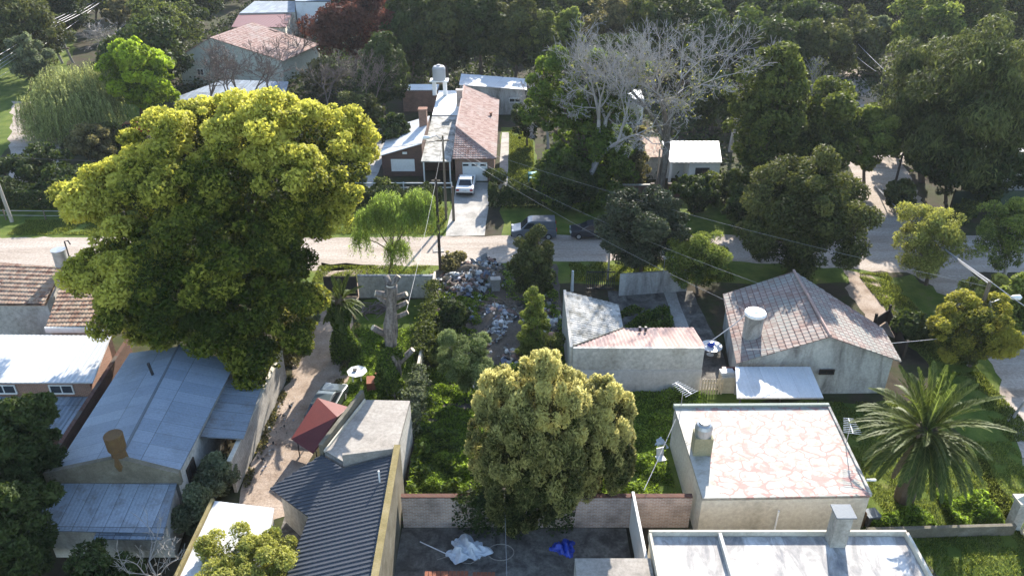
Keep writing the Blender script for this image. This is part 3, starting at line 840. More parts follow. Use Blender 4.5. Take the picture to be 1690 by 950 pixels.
body('wall', [(-23.8, 31.1, 3.0), (-17.8, 31.1, 3.0), (-17.55, 28.9, 2.6), (-23.8, 28.9, 2.6)], M['render_old'], t)
roof('canopy_sheet', [(-20.9, 28.6, 2.36), (-17.45, 28.5, 2.36), (-17.45, 28.0, 2.26), (-20.9, 28.05, 2.26)], 'corr', M['zinc_old'], t, pu=.3)
opening(t, R0 + Vector((-.25, 0, 0)), R1 + Vector((-.25, 0, 0)), 7.9, 9.0, 1.5, 2.6, M['wood_dark'], M['black'], out=(1, 0, 0))
opening(t, R0 + Vector((-.25, 0, 0)), R1 + Vector((-.25, 0, 0)), 3.9, 5.0, 1.5, 2.6, M['wood_dark'], M['black'], out=(1, 0, 0))
MB().tube([(-21.9, 39.2, 4.2), (-22.0, 39.2, 5.1)], .09, 8).build('vent_pipe', M['iron'], t)
MB().lathe([(.3, -.6), (.42, .1), (.36, .7), (.36, 1.0)], (-20.5, 31.5, 4.1), 14).build('tank_pedestal', M['rust'], t)
MB().lathe([(.4, 0), (.46, .1), (.48, .95), (.44, 1.0), (.40, .98), (.1, .96)], (-20.5, 31.5, 5.05), 18).build('water_tank', M['rust'], t)
ll = XY((-18.0, 40.6, 2.95), (-15.85, 40.8, 2.55), (-15.5, 35.3, 2.55), (-17.8, 35.0, 2.95))
roof('lean_to_roof', ll, 'corr', M['zinc_old'], t, pu=.24)
MB().box((-15.95, 35.6, 1.25), (.15, .15, 2.5)).box((-15.95, 40.5, 1.25), (.15, .15, 2.5)).build('lean_to_post', M['wood_dark'], t)

# ---- low white roof, bottom
t = thing('white_roofed_shed', 'low shed with bright white roof and ochre edge beside the driveway bottom', 'shed', (-13.6, 28, 0))
w8 = XY((-15.4, 30.1, 2.8), (-12.2, 29.6, 2.8), (-11.8, 26.3, 2.75), (-12.0, 24.6, 2.7), (-15.5, 24.6, 2.7))
body('wall', inset(w8, .15), M['render_grey'], t)
roof('sheet_roof', w8, 'corr', M['white_sheet'], t, pu=.3, h=.012, up=(0, 1, 0))
MB().wall((-15.5, 30.15), (-15.6, 24.5), .16, 0, 2.95).build('edge_wall', M['moss_cap'], t)

# ---- charcoal ribbed roof house with the concrete terrace
t = thing('ribbed_roof_house', 'house with charcoal ribbed metal roof and stained concrete terrace behind it', 'house', (-9, 30, 0))
b1 = XY((-10.6, 33.55, 3.35), (-12.9, 31.4, 2.85), (-10.25, 28.9, 2.85), (-9.05, 32.05, 3.35))
pA, pB, pC, pD, pE = Vector((-10.62, 33.6, 3.15)), Vector((-12.95, 31.4, 2.75)), Vector((-10.25, 28.85, 2.95)), Vector((-9.07, 32.1, 3.42)), Vector((-6.4, 32.6, 3.85))
pl = lambda x, y: 2.95 + (x + 10.25) * 0.2
Zp = lambda x, y: Vector((x, y, pl(x, y)))
roof('ribbed_roof', [Zp(-10.6, 33.55), Zp(-12.95, 31.4), Zp(-10.25, 28.85), Zp(-9.05, 32.1)], 'rib', M['dark_sheet'], t, up=(1, .12, .2), pu=.27, h=.05)
roof('ribbed_roof', [Zp(-10.25, 28.87), Zp(-9.05, 32.08), Zp(-6.42, 32.55), Zp(-6.3, 24.0), Zp(-10.5, 24.0)], 'rib', M['dark_sheet'], t, up=(1, .12, .2), pu=.27, h=.05)
body('wall', [Zp(-10.3, 33.0), Zp(-12.4, 31.3), Zp(-10.2, 29.2), Zp(-9.0, 31.9)], M['render_grey'], t)
body('wall', [Zp(-10.1, 29.2), Zp(-9.0, 32), Zp(-6.45, 32.4), Zp(-6.4, 24.0), Zp(-10.2, 24.0)], M['render_grey'], t)
MB().wall((-6.22, 33.0), (-6.12, 24.0), .3, 0, 4.0, 3.95).build('side_wall', M['moss_dark'], t)
MB().wall((-6.22, 33.0), (-6.12, 24.0), .34, 4.01, 4.09, 4.04).build('wall_cap', M['moss_cap'], t)
fl = XY((-8.95, 38.1, 3.2), (-6.15, 38.0, 3.2), (-6.4, 33.05, 3.2), (-9.1, 32.6, 3.2), (-10.45, 33.6, 3.2))
body('wall', fl, M['render_grey'], t); roof('terrace_slab', fl, 'flat', M['slab_conc'], t, thick=.2)
MB().wall((-9.0, 38.2), (-10.55, 33.5), .22, 0, 3.85, 3.65).build('terrace_wall', M['moss_dark'], t)
MB().wall((-8.84, 37.9), (-10.36, 33.4), .08, 3.2, 3.42, 3.32).build('wall_flashing', M['render_pale'], t)
MB().wall((-9.1, 32.35), (-6.4, 32.82), .16, 3.1, 3.98, 4.02).build('terrace_kerb', M['slab_conc'], t)
MB().tube([(-6.85, 30.6, 3.6), (-6.85, 30.6, 4.4)], .05, 8).build('vent_pipe', M['white'], t)

t = thing('carport', 'small red tent shaped carport over the parked hatchback on the driveway', 'carport', (-11.6, 37, 0))
ap = P(556, 687, 2.7); cN, cE, cS, cW = P(524, 656, 1.9), P(575, 671, 1.9), P(516, 748, 1.5), P(480, 724, 1.5)
for a, b_ in ((cN, cE), (cE, cS), (cS, cW), (cW, cN)): roof('red_roof', [a, b_, ap], 'flat', M['red_sheet'], t, thick=.04)
for c in (cN, cE, cS, cW):
    p = c.lerp(Vector((ap.x, ap.y, c.z)), .12)
    MB().tube([(p.x, p.y, 0), (p.x, p.y, c.z)], .035, 6).build('post', M['iron'], t)

# ---- grey walled L-shaped house
t = thing('courtyard_house', 'L shaped house with blank grey wall, mossy pale wing and pink tiled wing', 'house', (7, 46, 0))
v0, v1, v2, v3, v4, v5 = (Vector(p) for p in ((4.0, 50.8, 3.45), (4.0, 43.4, 3.45), (7.9, 47.2, 2.5), (7.95, 50.5, 2.5), (12.9, 47.3, 2.5), (12.75, 43.4, 3.45)))
roof('mossy_roof', [v0, v1, v2, v3], 'tile', M['tile_moss'], t, pu=.3, pv=.4)
roof('tile_roof', [v1, v5, v4, v2], 'corr', M['tile_fresh'], t, pu=.27, h=.05)
MB().tube([v1 + Vector((0, 0, .05)), v2 + Vector((0, 0, .05))], .07, 6).build('valley', M['moss_dark'], t)
body('wall', [v0 + Vector((.1, -.1, 0)), v1 + Vector((.1, .12, 0)), v2 + Vector((-.2, 0, 0)), v3 + Vector((-.2, -.1, 0))], M['render_grey'], t)
body('wall', [v1 + Vector((.1, .12, 0)), v5 + Vector((-.15, .12, 0)), v4 + Vector((-.2, -.2, 0)), v2 + Vector((0, -.2, 0))], M['render_grey'], t)
MB().wall((3.92, 50.9), (3.92, 43.3), .2, 0, 3.55).wall((4.03, 43.3), (12.7, 43.3), .22, 0, 3.5).build('outer_wall', M['render_grey'], t)
MB().wall((4.0, 43.16), (12.72, 43.16), .05, 0, 1.75).build('plinth', M['render_pale_grey'], t)
MB().lathe([(.1, 0), (.1, .35)], (8.9, 46.3, 2.85), 8).lathe([(.1, 0), (.1, .35)], (9.3, 46.3, 2.85), 8).build('vent_pipe', M['iron'], t)

# ---- red tiled gable house with tank tower
t = thing('gable_tiled_house', 'gable fronted house with red tiled roof, round tank tower and white carport', 'house', (20, 46, 0))
a0, a1_, r0_, r1_, e0, e1 = (Vector(p) for p in ((15.9, 51.5, 2.8), (14.7, 42.5, 2.8), (20.9, 51.5, 4.8), (20.5, 42.6, 4.8), (26.1, 46.7, 2.8), (25.6, 42.7, 2.8)))
roof('tile_roof', [a0, a1_, r1_, r0_], 'tile', M['tile_red'], t, pu=.42, pv=.42, h=.025)
roof('tile_roof', [r0_, r1_, e1, e0], 'tile', M['tile_red'], t, pu=.42, pv=.42, h=.025)
MB().tube([r0_ + Vector((0, 0, .07)), r1_ + Vector((0, 0, .07))], .1, 6).build('ridge_cap', M['tile_pink'], t)
body('wall', [a0 + Vector((.3, -.3, 0)), a1_ + Vector((.3, .3, 0)), r1_ + Vector((0, .3, 0)), e1 + Vector((-.4, .3, 0)), e0 + Vector((-.4, -.2, 0)), r0_ + Vector((0, -.3, 0))], M['render_old'], t)
opening(t, (15, 42.8), (25.2, 42.8), 5.4, 6.4, 1.7, 2.1, M['wood_dark'], M['black'], out=(0, -1, 0))
cp = XY((14.6, 42.3, 2.65), (19.5, 42.3, 2.65), (19.4, 39.3, 2.4), (14.0, 39.3, 2.4))
roof('carport_roof', cp, 'corr', M['white_sheet'], t, pu=.3, h=.03)
for x, y in ((14.3, 39.5), (19.2, 39.5), (16.8, 39.5)): MB().tube([(x, y, 0), (x, y, 2.38)], .05, 6).build('carport_post', M['iron'], t)
MB().lathe([(.62, 0), (.62, 1.7), (.58, 1.75)], (16.35, 45.2, 3.1), 20).build('tank_tower', M['render_old'], t)
MB().lathe([(.68, 0), (.72, .05), (.72, .18), (.66, .24), (.2, .28), (.18, .33)], (16.35, 45.2, 4.85), 24).build('tank_lid', M['plastic'], t)

# ---- pink and white flat roof
t = thing('flat_roofed_house', 'cream house with large flat roof coated white with pink crazy lines', 'house', (14, 34, 0))
pk = XY((9.75, 37.6, 3.0), (19.0, 37.7, 3.0), (18.6, 30.3, 3.0), (9.85, 30.1, 3.0))
body('wall', pk, M['render_pale'], t); roof('roof_slab', pk, 'flat', M['pink_roof'], t, thick=.18)
MB().wall((9.7, 37.66), (19.05, 37.76), .2, 2.9, 3.16).build('parapet', surf('green_coping', [(.20, .24, .20), (.34, .36, .32)], 1), t)
MB().wall((19.0, 37.6), (18.62, 30.3), .14, 2.9, 3.1).build('gutter', M['render_old'], t)
MB().prism([(10.05, 34.2, 4.2), (10.95, 34.2, 4.2), (11.0, 33.3, 4.2), (10.0, 33.3, 4.2)], z0=3.0).build('tank_pedestal', surf('mossy_pedestal', [(.16, .15, .08), (.36, .33, .22)], 1.2), t)
MB().lathe([(.46, 0), (.48, .5), (.40, .68), (.30, .74), (.28, .86), (.30, .88)], (10.5, 33.75, 4.2), 18).build('water_tank', M['metal'], t)
MB().box((19.2, 31.6, 2.85), (.5, .1, .1)).build('spout', M['plastic'], t)
MB().tube([(13.9, 30.0, 0), (13.9, 30.0, 2.2)], .05, 8).build('drain_pipe', M['plastic'], t)

# ---- bottom right flat roofs
t = thing('parapet_roof_house', 'house with patched white membrane roof, low parapet and square chimney at bottom', 'house', (13, 26, 0))
pr_ = XY((6.75, 27.6, 2.9), (19.2, 27.6, 2.9), (19.1, 20.5, 2.9), (6.75, 20.5, 2.9))
body('wall', pr_, M['render_pale'], t); roof('membrane_roof', pr_, 'flat', M['membrane'], t, thick=.15)
MB().wall((6.7, 27.7), (19.3, 27.7), .12, 2.7, 3.2).build('parapet', M['render_pale'], t)
MB().wall((19.3, 27.6), (19.2, 20.5), .14, 2.7, 3.2).build('parapet', M['render_pale'], t)
MB().wall((6.75, 27.6), (6.75, 20.5), .12, 2.7, 3.18).build('parapet', M['render_pale'], t)
MB().wall((10.15, 27.58), (10.1, 20.5), .16, 2.9, 3.2).build('dividing_kerb', M['render_pale_grey'], t)
c = MB().box((15.7, 27.25, 3.9), (.75, .7, 2.0)); c.build('chimney', M['render_grey'], t)
MB().box((15.7, 27.25, 4.93), (.95, .9, .07)).build('chimney_cap', M['zinc'], t)
t = thing('grey_slab_annex', 'grey concrete slab annex with plain roof left of the white membrane roof', 'annex', (4.8, 25, 0))
gs = XY((3.0, 26.4, 2.75), (6.62, 26.4, 2.75), (6.62, 20.5, 2.75), (3.0, 20.5, 2.75))
body('wall', gs, M['render_grey'], t); roof('roof_slab', gs, 'flat', M['slab_conc'], t, thick=.16)

# ---- free-standing walls and gates
def wall_thing(name, label, a, b, th, h, mat, cap=None, cat='wall', h2=None):
    t = thing(name, label, cat, ((a[0] + b[0]) / 2, (a[1] + b[1]) / 2, 0))
    h2 = h if h2 is None else h2
    MB().wall(a, b, th, -.05, h, h2).build('wall', mat, t)
    if cap: MB().wall(a, b, th + .08, h + .003, h + .07, h2 + .07).build('coping', cap, t)
    return t
wall_thing('block_wall', 'tall stained block wall along the left side of the dirt driveway', (-15.75, 44.6), (-15.85, 33.6), .18, 2.3, M['block'], M['render_pale'])
wall_thing('front_wall', 'blue grey front wall behind the tree stump facing the road', (-12.5, 55.9), (-6.4, 55.9), .2, 2.0, M['render_grey'], M['zinc'])
wall_thing('boundary_wall', 'narrow pale boundary wall with creeper between stump yard and rubbish lot', (-6.3, 56.6), (-6.3, 38.0), .16, 2.0, M['render_pale'])
wall_thing('brick_wall', 'long pale brick wall behind the big laurel with stained foot', (-5.9, 31.05), (9.6, 31.05), .2, 2.2, M['brick_pale'], M['brick_dark'])
wall_thing('white_wall', 'thin white dividing wall running from brick wall to flat roof corner', (6.45, 31.2), (6.5, 26.5), .14, 2.4, M['white'])
wall_thing('courtyard_wall', 'dark shaded rear wall of the courtyard with antenna above', (8.8, 56.2), (14.5, 57), .2, 2.0, M['render_old'])
wall_thing('low_wall', 'low brown wall with stubby piers below the big palm', (18.9, 30.2), (27, 30.5), .2, .7, M['moss_dark'])
for i, (x, lab) in enumerate(((19.9, 'short brown pier on low wall beside the cream house'), (23.6, 'short brown pier on low wall below the palm crown'))):
    pass
t = thing('gate_post', 'square pale masonry gate post with cap at lower right edge', 'gate post', (27.3, 31.0, 0))
MB().box((27.3, 31.0, .95), (.55, .55, 1.9)).build('shaft', M['render_grey'], t)
MB().box((27.3, 31.0, 1.98), (.8, .8, .14)).lathe([(.38, 0), (.05, .3)], (27.3, 31.0, 2.05), 4).build('cap', M['render_pale'], t)
t = thing('slatted_gate', 'pale slatted metal gate beside the square gate post at right edge', 'gate', (27.8, 28.5, 0))
MB().wall((27.45, 30.6), (28.0, 26.2), .08, .15, .25).wall((27.45, 30.6), (28.0, 26.2), .08, 1.3, 1.4).build('rail', M['cut'], t)
sl = MB()
for k in range(16):
    p = Vector((27.45, 30.6, .8)).lerp(Vector((28.0, 26.2, .8)), (k + .5) / 16); sl.box(p, (.05, .12, 1.5))
sl.build('slat', M['cut'], t)
def iron_gate(name, label, a, b, h, n, solid=False):
    t = thing(name, label, 'gate', ((a[0] + b[0]) / 2, (a[1] + b[1]) / 2, 0))
    if solid: MB().wall(a, b, .03, .1, h - .08).build('panel', M['iron'], t)
    f = MB().wall(a, b, .07, .05, .13).wall(a, b, .07, h - .08, h)
    f.build('frame', M['wood'] if solid else M['iron'], t)
    s = MB()
    for k in range(n + 1):
        p = Vector((a[0], a[1], 0)).lerp(Vector((b[0], b[1], 0)), k / n)
        s.box((p.x, p.y, h / 2), (.045, .075, h))
    s.build('bar', M['iron'], t)
iron_gate('yard_gate', 'dark panelled driveway gate left of the blue grey front wall', (-15.3, 56.0), (-12.65, 56.0), 1.9, 5, True)
iron_gate('yard_gate', 'black barred gate at the road corner of the courtyard', (6.2, 57.2), (8.5, 57.2), 1.7, 14)
t = thing('picket_fence', 'short white picket fence at the corner of the grey blank wall', 'fence', (13.3, 42.8, 0))
MB().wall((12.75, 42.9), (14.2, 42.9), .05, .35, .43).wall((12.75, 42.9), (14.2, 42.9), .05, .85, .93).build('rail', M['cut'], t)
s = MB()
for k in range(8): s.box((12.8 + k * .19, 42.86, .62), (.1, .03, 1.25))
s.build('picket', M['cut'], t)
wall_thing('yard_wall', 'small rendered yard wall beside the white carport with laundry on top', (14.1, 43.4), (16.0, 43.4), .9, 1.3, M['render_pale'])
t = thing('rail_fence', 'white pipe rail fence in front of the far brick house garden', 'fence', (-11, 78, 0))
MB().tube([(-16.5, 78, 1.1), (-6.4, 78, 1.1)], .06, 6).tube([(-16.5, 78, .6), (-6.4, 78, .6)], .04, 6).build('rail', M['white'], t)
for x in (-16.5, -14, -11.5, -9, -6.4): MB().box((x, 78, .6), (.12, .12, 1.2)).build('post', M['white'], t)
t = thing('wire_fence', 'low wire fence along the shaded hedge at left road edge', 'fence', (-50, 70.5, 0))
MB().tube([(-66, 71.5, 1.0), (-38, 70.8, 1.0)], .03, 5).tube([(-66, 71.5, .5), (-38, 70.8, .5)], .025, 5).build('rail', M['wire'], t)
for k in range(8):
    MB().box((-66 + 4 * k, 71.5 - .1 * k, .55), (.1, .1, 1.1)).build('post', M['wood'], t)
t = thing('post_fence', 'ragged rusty post fence on the dirt bank beside the red gable house', 'fence', (27, 48, 0))
pp = [P(1440, 545), P(1463, 530), P(1478, 560), P(1490, 590)]
for i in range(3): MB().wall(pp[i], pp[i + 1], .06, .1, 1.1).build('panel', M['wood_dark'], t)
for p in pp: MB().box((p.x, p.y, .75), (.16, .16, 1.5)).build('post', M['wood_dark'], t)
# ================================================================== vehicles
def paint(name, c):
    m, nt, b = base_mat(name, .32, .5, .0)
    b.inputs["Base Color"].default_value = rgb(c)
    b.inputs["Coat Weight"].default_value = .4
    n = noise(nt, coords(nt), 2.5, 4, .6)
    nt.links.new(ramp(nt, n, [tuple(x * .85 for x in c), c], [.3, .7]), b.inputs["Base Color"])
    return m

def car(name, label, cat, loc, head, W, low, cab, wheels, col, glass, lights, group=None):
    """low: body outline (x,z); cab: greenhouse outline (x,z,half width); glass: list of (kind, args)"""
    t = thing(name, label, cat, loc, head, group)
    hw = W / 2
    b = MB()
    n = len(low)
    # lower body: three sections across, slightly rounded to the sides
    secs = [(-hw, .93, .12), (-hw * .86, 1.0, 0), (hw * .86, 1.0, 0), (hw, .93, .12)]
    zc = .55
    vs = []
    for y, k, _ in secs:
        for x, z in low: vs.append((x * (1 - (1 - k) * .25), y, zc + (z - zc) * k if z > zc else z))
    fs = []
    for s in range(3):
        for i in range(n):
            j = (i + 1) % n
            fs.append((s * n + i, s * n + j, (s + 1) * n + j, (s + 1) * n + i))
    fs.append(tuple(range(n))); fs.append(tuple(range(4 * n - 1, 3 * n - 1, -1)))
    b.add(vs, fs)
    m = len(cab)
    vs = [(x, -y, z) for x, z, y in cab] + [(x, y, z) for x, z, y in cab]
    fs = [(i, (i + 1) % m, m + (i + 1) % m, m + i) for i in range(m)] + [tuple(range(m)), tuple(range(2 * m - 1, m - 1, -1))]
    b.add(vs, fs)
    b.build('body', col, t, local=True, bevel=.035)
    for q in glass:
        g = MB()
        p = [Vector(x) for x in q]
        nn = (p[1] - p[0]).cross(p[2] - p[0]).normalized()
        cc = sum(p, Vector()) / len(p)
        if nn.dot(cc - Vector((0, 0, .8))) < 0: nn = -nn
        g.add([x + nn * .012 for x in p] + [x - nn * .02 for x in p], [tuple(range(len(p)))] + [tuple(range(2 * len(p) - 1, len(p) - 1, -1))] + [(i, (i + 1) % len(p), len(p) + (i + 1) % len(p), len(p) + i) for i in range(len(p))])
        g.build('window', M['carglass'], t, local=True)
    for x in wheels:
        for s in (-1, 1):
            w = MB(); w.tube([(x, s * (hw - .2), .31), (x, s * (hw + .015), .31)], .31, 18)
            wo = w.build('wheel', M['tyre'], t, local=True)
            r = MB(); r.tube([(x, s * (hw - .02), .31), (x, s * (hw + .03), .31)], .19, 14)
            r.build('rim', M['metal'], wo, local=True)
    for nm, c, s, mt in lights:
        MB().box(c, s).build(nm, mt, t, local=True)
    return t
M['taillight'] = plain('tail_light', (.45, .02, .015), .25, .5)
M['headlight'] = plain('head_light', (.7, .72, .74), .15, .6)
M['plate'] = plain('number_plate', (.6, .6, .58), .5, .4)
def gl(cab_w, pts): return pts

# small panel van, nose to the left
car('panel_van', 'dark grey panel van with pale bonnet parked on far side of the dirt road', 'van', P(881, 391) + Vector((0, .2, .02)), math.pi, 1.78,
    [(-2.05, .3), (2.05, .3), (2.12, .55), (2.08, .82), (1.25, 1.02), (-2.0, 1.08), (-2.12, .9), (-2.12, .4)],
    [(1.28, .95, .80), (.55, 1.72, .70), (.2, 1.82, .70), (-1.95, 1.84, .72), (-2.08, .95, .82)], (1.35, -1.35), paint('grey_paint', (.09, .105, .13)),
    [[(1.22, -.68, 1.06), (1.22, .68, 1.06), (.62, .60, 1.66), (.62, -.60, 1.66)],
     [(1.0, .80, 1.1), (.0, .81, 1.1), (.0, .745, 1.62), (.58, .745, 1.62)], [(1.0, -.80, 1.1), (.0, -.81, 1.1), (.0, -.745, 1.62), (.58, -.745, 1.62)]],
    [('headlight', (2.02, .62, .78), (.16, .3, .18), M['headlight']), ('headlight', (2.02, -.62, .78), (.16, .3, .18), M['headlight']), ('bumper', (2.1, 0, .45), (.14, 1.7, .22), M['tyre']), ('taillight', (-2.1, .78, 1.0), (.06, .12, .4), M['taillight']), ('taillight', (-2.1, -.78, 1.0), (.06, .12, .4), M['taillight'])])
HATCH_LOW = [(-1.85, .28), (1.9, .28), (1.98, .5), (1.9, .78), (1.0, .92), (-1.75, .95), (-1.92, .8), (-1.92, .4)]
HATCH_CAB = [(1.02, .88, .74), (.3, 1.36, .60), (-.1, 1.45, .58), (-1.2, 1.42, .58), (-1.8, .9, .72)]
HATCH_GLASS = [[(.98, -.62, .95), (.98, .62, .95), (.36, .52, 1.34), (.36, -.52, 1.34)], [(-1.76, -.6, .98), (-1.76, .6, .98), (-1.28, .5, 1.36), (-1.28, -.5, 1.36)],
               [(.82, .715, .97), (-1.5, .715, .97), (-1.15, .612, 1.36), (.22, .622, 1.33)], [(.82, -.715, .97), (-1.5, -.715, .97), (-1.15, -.612, 1.36), (.22, -.622, 1.33)]]
def hatch_lights(w):
    return [('headlight', (1.9, .58, .68), (.14, .34, .14), M['headlight']), ('headlight', (1.9, -.58, .68), (.14, .34, .14), M['headlight']),
            ('taillight', (-1.9, .66, .78), (.06, .16, .24), M['taillight']), ('taillight', (-1.9, -.66, .78), (.06, .16, .24), M['taillight']), ('plate', (1.98, 0, .48), (.03, .4, .12), M['plate'])]
car('parked_car', 'dark car with pale headlights parked behind the van under the round tree', 'car', P(975, 391) + Vector((0, .2, .02)), math.pi, 1.66, HATCH_LOW, HATCH_CAB, (1.2, -1.2), paint('black_paint', (.03, .032, .04)), HATCH_GLASS, hatch_lights(1.66))
car('parked_car', 'grey green hatchback under the red carport on the dirt driveway', 'car', Vector((-12.1, 41.1, .02)), R(82), 1.66, HATCH_LOW, HATCH_CAB, (1.2, -1.2), paint('teal_paint', (.045, .062, .066)), HATCH_GLASS, hatch_lights(1.66))
car('parked_car', 'red car half hidden below the bright green tree at upper left', 'car', P(226, 219) + Vector((0, 0, .02)), R(12), 1.8, HATCH_LOW, HATCH_CAB, (1.2, -1.2), paint('red_paint', (.42, .035, .03)), HATCH_GLASS, hatch_lights(1.8))
# white pickup-like saloon seen from behind
car('parked_car', 'white saloon car seen from behind in front of the pale garage door', 'car', P(769, 318) + Vector((0, 1.0, .02)), R(88), 1.85,
    [(-2.2, .28), (2.2, .28), (2.3, .5), (2.2, .82), (1.1, .98), (-1.3, 1.0), (-2.15, .96), (-2.28, .7), (-2.28, .4)],
    [(1.15, .93, .80), (.35, 1.46, .66), (-.1, 1.53, .64), (-.9, 1.50, .64), (-1.5, .95, .78)], (1.4, -1.35), paint('white_paint_car', (.78, .78, .77)),
    [[(1.1, -.66, .99), (1.1, .66, .99), (.42, .56, 1.42), (.42, -.56, 1.42)], [(-1.46, -.68, 1.0), (-1.46, .68, 1.0), (-.98, .58, 1.45), (-.98, -.58, 1.45)],
     [(.95, .775, 1.02), (-1.25, .775, 1.02), (-.85, .672, 1.44), (.3, .68, 1.42)], [(.95, -.775, 1.02), (-1.25, -.775, 1.02), (-.85, -.672, 1.44), (.3, -.68, 1.42)]],
    [('taillight', (-2.27, .72, .78), (.06, .3, .18), M['taillight']), ('taillight', (-2.27, -.72, .78), (.06, .3, .18), M['taillight']), ('plate', (-2.3, 0, .72), (.03, .42, .13), M['plate']),
     ('bumper', (-2.3, 0, .42), (.12, 1.75, .2), M['tyre'])])

# ================================================================== poles and cables
def pole(name, label, base, h, r, mat, arm=None, lean=(0, 0), cross=None, extra=None, cat='pole'):
    t = thing(name, label, cat, base)
    b = Vector(base); top = b + Vector((lean[0], lean[1], h))
    MB().tube([b - Vector((0, 0, .1)), b.lerp(top, .5), top], [r * 1.15, r, r * .8], 10).build('shaft', mat, t, smooth=False)
    if cross:
        for dz, ln, ang in cross:
            MB().box((top.x, top.y, top.z - dz), (ln, .1, .12), ang).build('crossarm', M['wood'], t)
    if arm:
        e = top + Vector(arm)
        MB().tube([top - Vector((0, 0, .5)), top.lerp(e, .5) + Vector((0, 0, .05)), e], .045, 6).build('lamp_arm', M['metal'], t)
        d = Vector(arm).normalized()
        l = MB().tube([e - d * .1, e + d * .15, e + d * .6, e + d * .75], [.07, .16, .2, .06], 10)
        l.build('lamp_head', M['plastic'], t, smooth=True)
    return t, top

_, TP1 = pole('utility_pole', 'slender dark pole beside the drooping street willow', P(727, 450), 8.7, .12, M['wood_dark'], cross=[(.2, .7, 0)])
b2 = Vector((-6.55, 77.0, 0))
t, TP2 = pole('lamp_post', 'street lamp post with white lamp head by the garage driveway', Vector((-6.5, 71.2, 0)), 8.6, .11, M['wood'], arm=(-1.1, -.6, .05), cross=[(.5, 1.2, .2)], cat='street lamp')
pole('gate_pole', 'short thick brown post beside the driveway lamp post', Vector((-5.75, 70.9, 0)), 3.6, .13, M['wood'])
pole('utility_pole', 'pale leaning wooden pole at left edge beside the shaded verge', P(20, 366), 7.0, .16, M['bark_pale'], lean=(-.15, 0))
pole('marker_post', 'short dark post at left edge beside the left street', P(11, 294), 2.2, .09, M['wood_dark'])
# two-legged transformer pole
tb = P(112, 105)
t = thing('transformer_pole', 'two legged transformer pole with grey transformer at upper left', 'pole', tb)
tp = tb + Vector((-1.4, 0, 6.6))
MB().tube([tb + Vector((-.9, 0, 0)), tp + Vector((-.9, 0, 0))], [.22, .16], 8).build('leg', M['bark_pale'], t)
MB().tube([tb + Vector((.9, 0, 0)), tp + Vector((.9, 0, 0))], [.22, .16], 8).build('leg', M['bark_pale'], t)
MB().box(tp - Vector((0, 0, .3)), (3.6, .16, .18)).box(tb + Vector((-.4, 0, 2.5)), (2.6, .3, .18)).build('crossarm', M['wood'], t)
MB().lathe([(.55, 0), (.6, .1), (.6, 1.2), (.5, 1.35)], tb + Vector((-.4, -.4, 2.6)), 12).build('transformer', M['metal'], t)
# twin pole with lamp on the right
rb1, rb2 = P(1588, 597), P(1598, 603)
t = thing('twin_pole', 'paired wooden poles with white street lamp above shrubs at right', 'street lamp', rb1)
rt1 = rb1 + Vector((.05, 0, 6.6)); rt2 = rb2 + Vector((.05, 0, 5.3))
MB().tube([rb1, rt1], [.17, .13], 9).build('shaft', M['wood'], t)
MB().tube([rb2, rt2], [.13, .1], 9).build('shaft', M['bark_pale'], t)
e = rt2 + Vector((1.5, .3, .15))
MB().tube([rt2 - Vector((0, 0, .1)), rt2.lerp(e, .5) + Vector((0, 0, .08)), e], .04, 6).build('lamp_arm', M['metal'], t)
MB().tube([e - Vector((.1, 0, 0)), e + Vector((.15, 0, 0)), e + Vector((.55, 0, 0)), e + Vector((.7, 0, 0))], [.07, .17, .2, .06], 10).build('lamp_head', M['plastic'], t, smooth=True)
MB().box(rt2 + Vector((.25, -.1, -1.0)), (.25, .2, .5)).build('ballast_box', M['plastic'], t)
pole('utility_pole', 'dark pole standing in the side street below the feathery trees', P(1470, 332), 5.2, .12, M['wood_dark'])
pole('meter_post', 'light post with meter boxes on the verge before the courtyard', P(1003, 462), 3.9, .08, M['bark_pale'], cross=[(2.9, .5, .3)])
pole('utility_pole', 'thin pale pole in front of the bare sycamore trunk', P(1082, 320), 5.0, .1, M['bark_pale'])
pole('utility_pole', 'distant dark pole beside a small yellow tree at upper left', P(214, 48), 8.5, .2, M['wood_dark'])
pole('marker_post', 'short white post at the left end of the courtyard wall', P(944, 480), 1.9, .12, M['white'])

def cable(label, a, b, r=.025, sag=.5, mat='wire', group='overhead cables'):
    a, b = Vector(a), Vector(b)
    pts = []
    for k in range(15):
        f = k / 14; p = a.lerp(b, f); p.z -= sag * 4 * f * (1 - f); pts.append(p)
    o = MB().tube(pts, r, 5).build('overhead_cable', M[mat], None)
    return tag(o, label, 'cable', group)

names = ['topmost', 'second', 'third', 'fourth', 'lowest']
for k, (n0, m0, f0) in enumerate((((-34, 108), (77, 37), (152, -4)), ((-34, 120), (82, 40), (162, -5)), ((-34, 127), (87, 41), (170, -5)), ((-34, 134), (92, 43), (180, -6)), ((-34, 146), (86, 63), (172, -2)))):
    a, b_, c_ = at(*n0, 104), at(*m0, 133.9), at(*f0, 166)
    cable(f'pale overhead cable, {names[k]} of five, running from the left edge to the transformer pole', a, b_, .03, .35, 'wire', 'transformer pole cables')
    cable(f'pale overhead cable, {names[k]} of five, running from the transformer pole out of the top', b_, c_, .035, .3, 'wire', 'transformer pole cables')
rp = P(1380, 40, 7.5)
fr = P(1452, 114, 7)
cable('upper of two pale cables sloping into the dark feathery trees', at(1366, 12, 150), at(1462, 118, 108), .035, .4)
cable('lower of two pale cables sloping into the dark feathery trees', at(1392, 70, 130), at(1446, 118, 110), .03, .3)
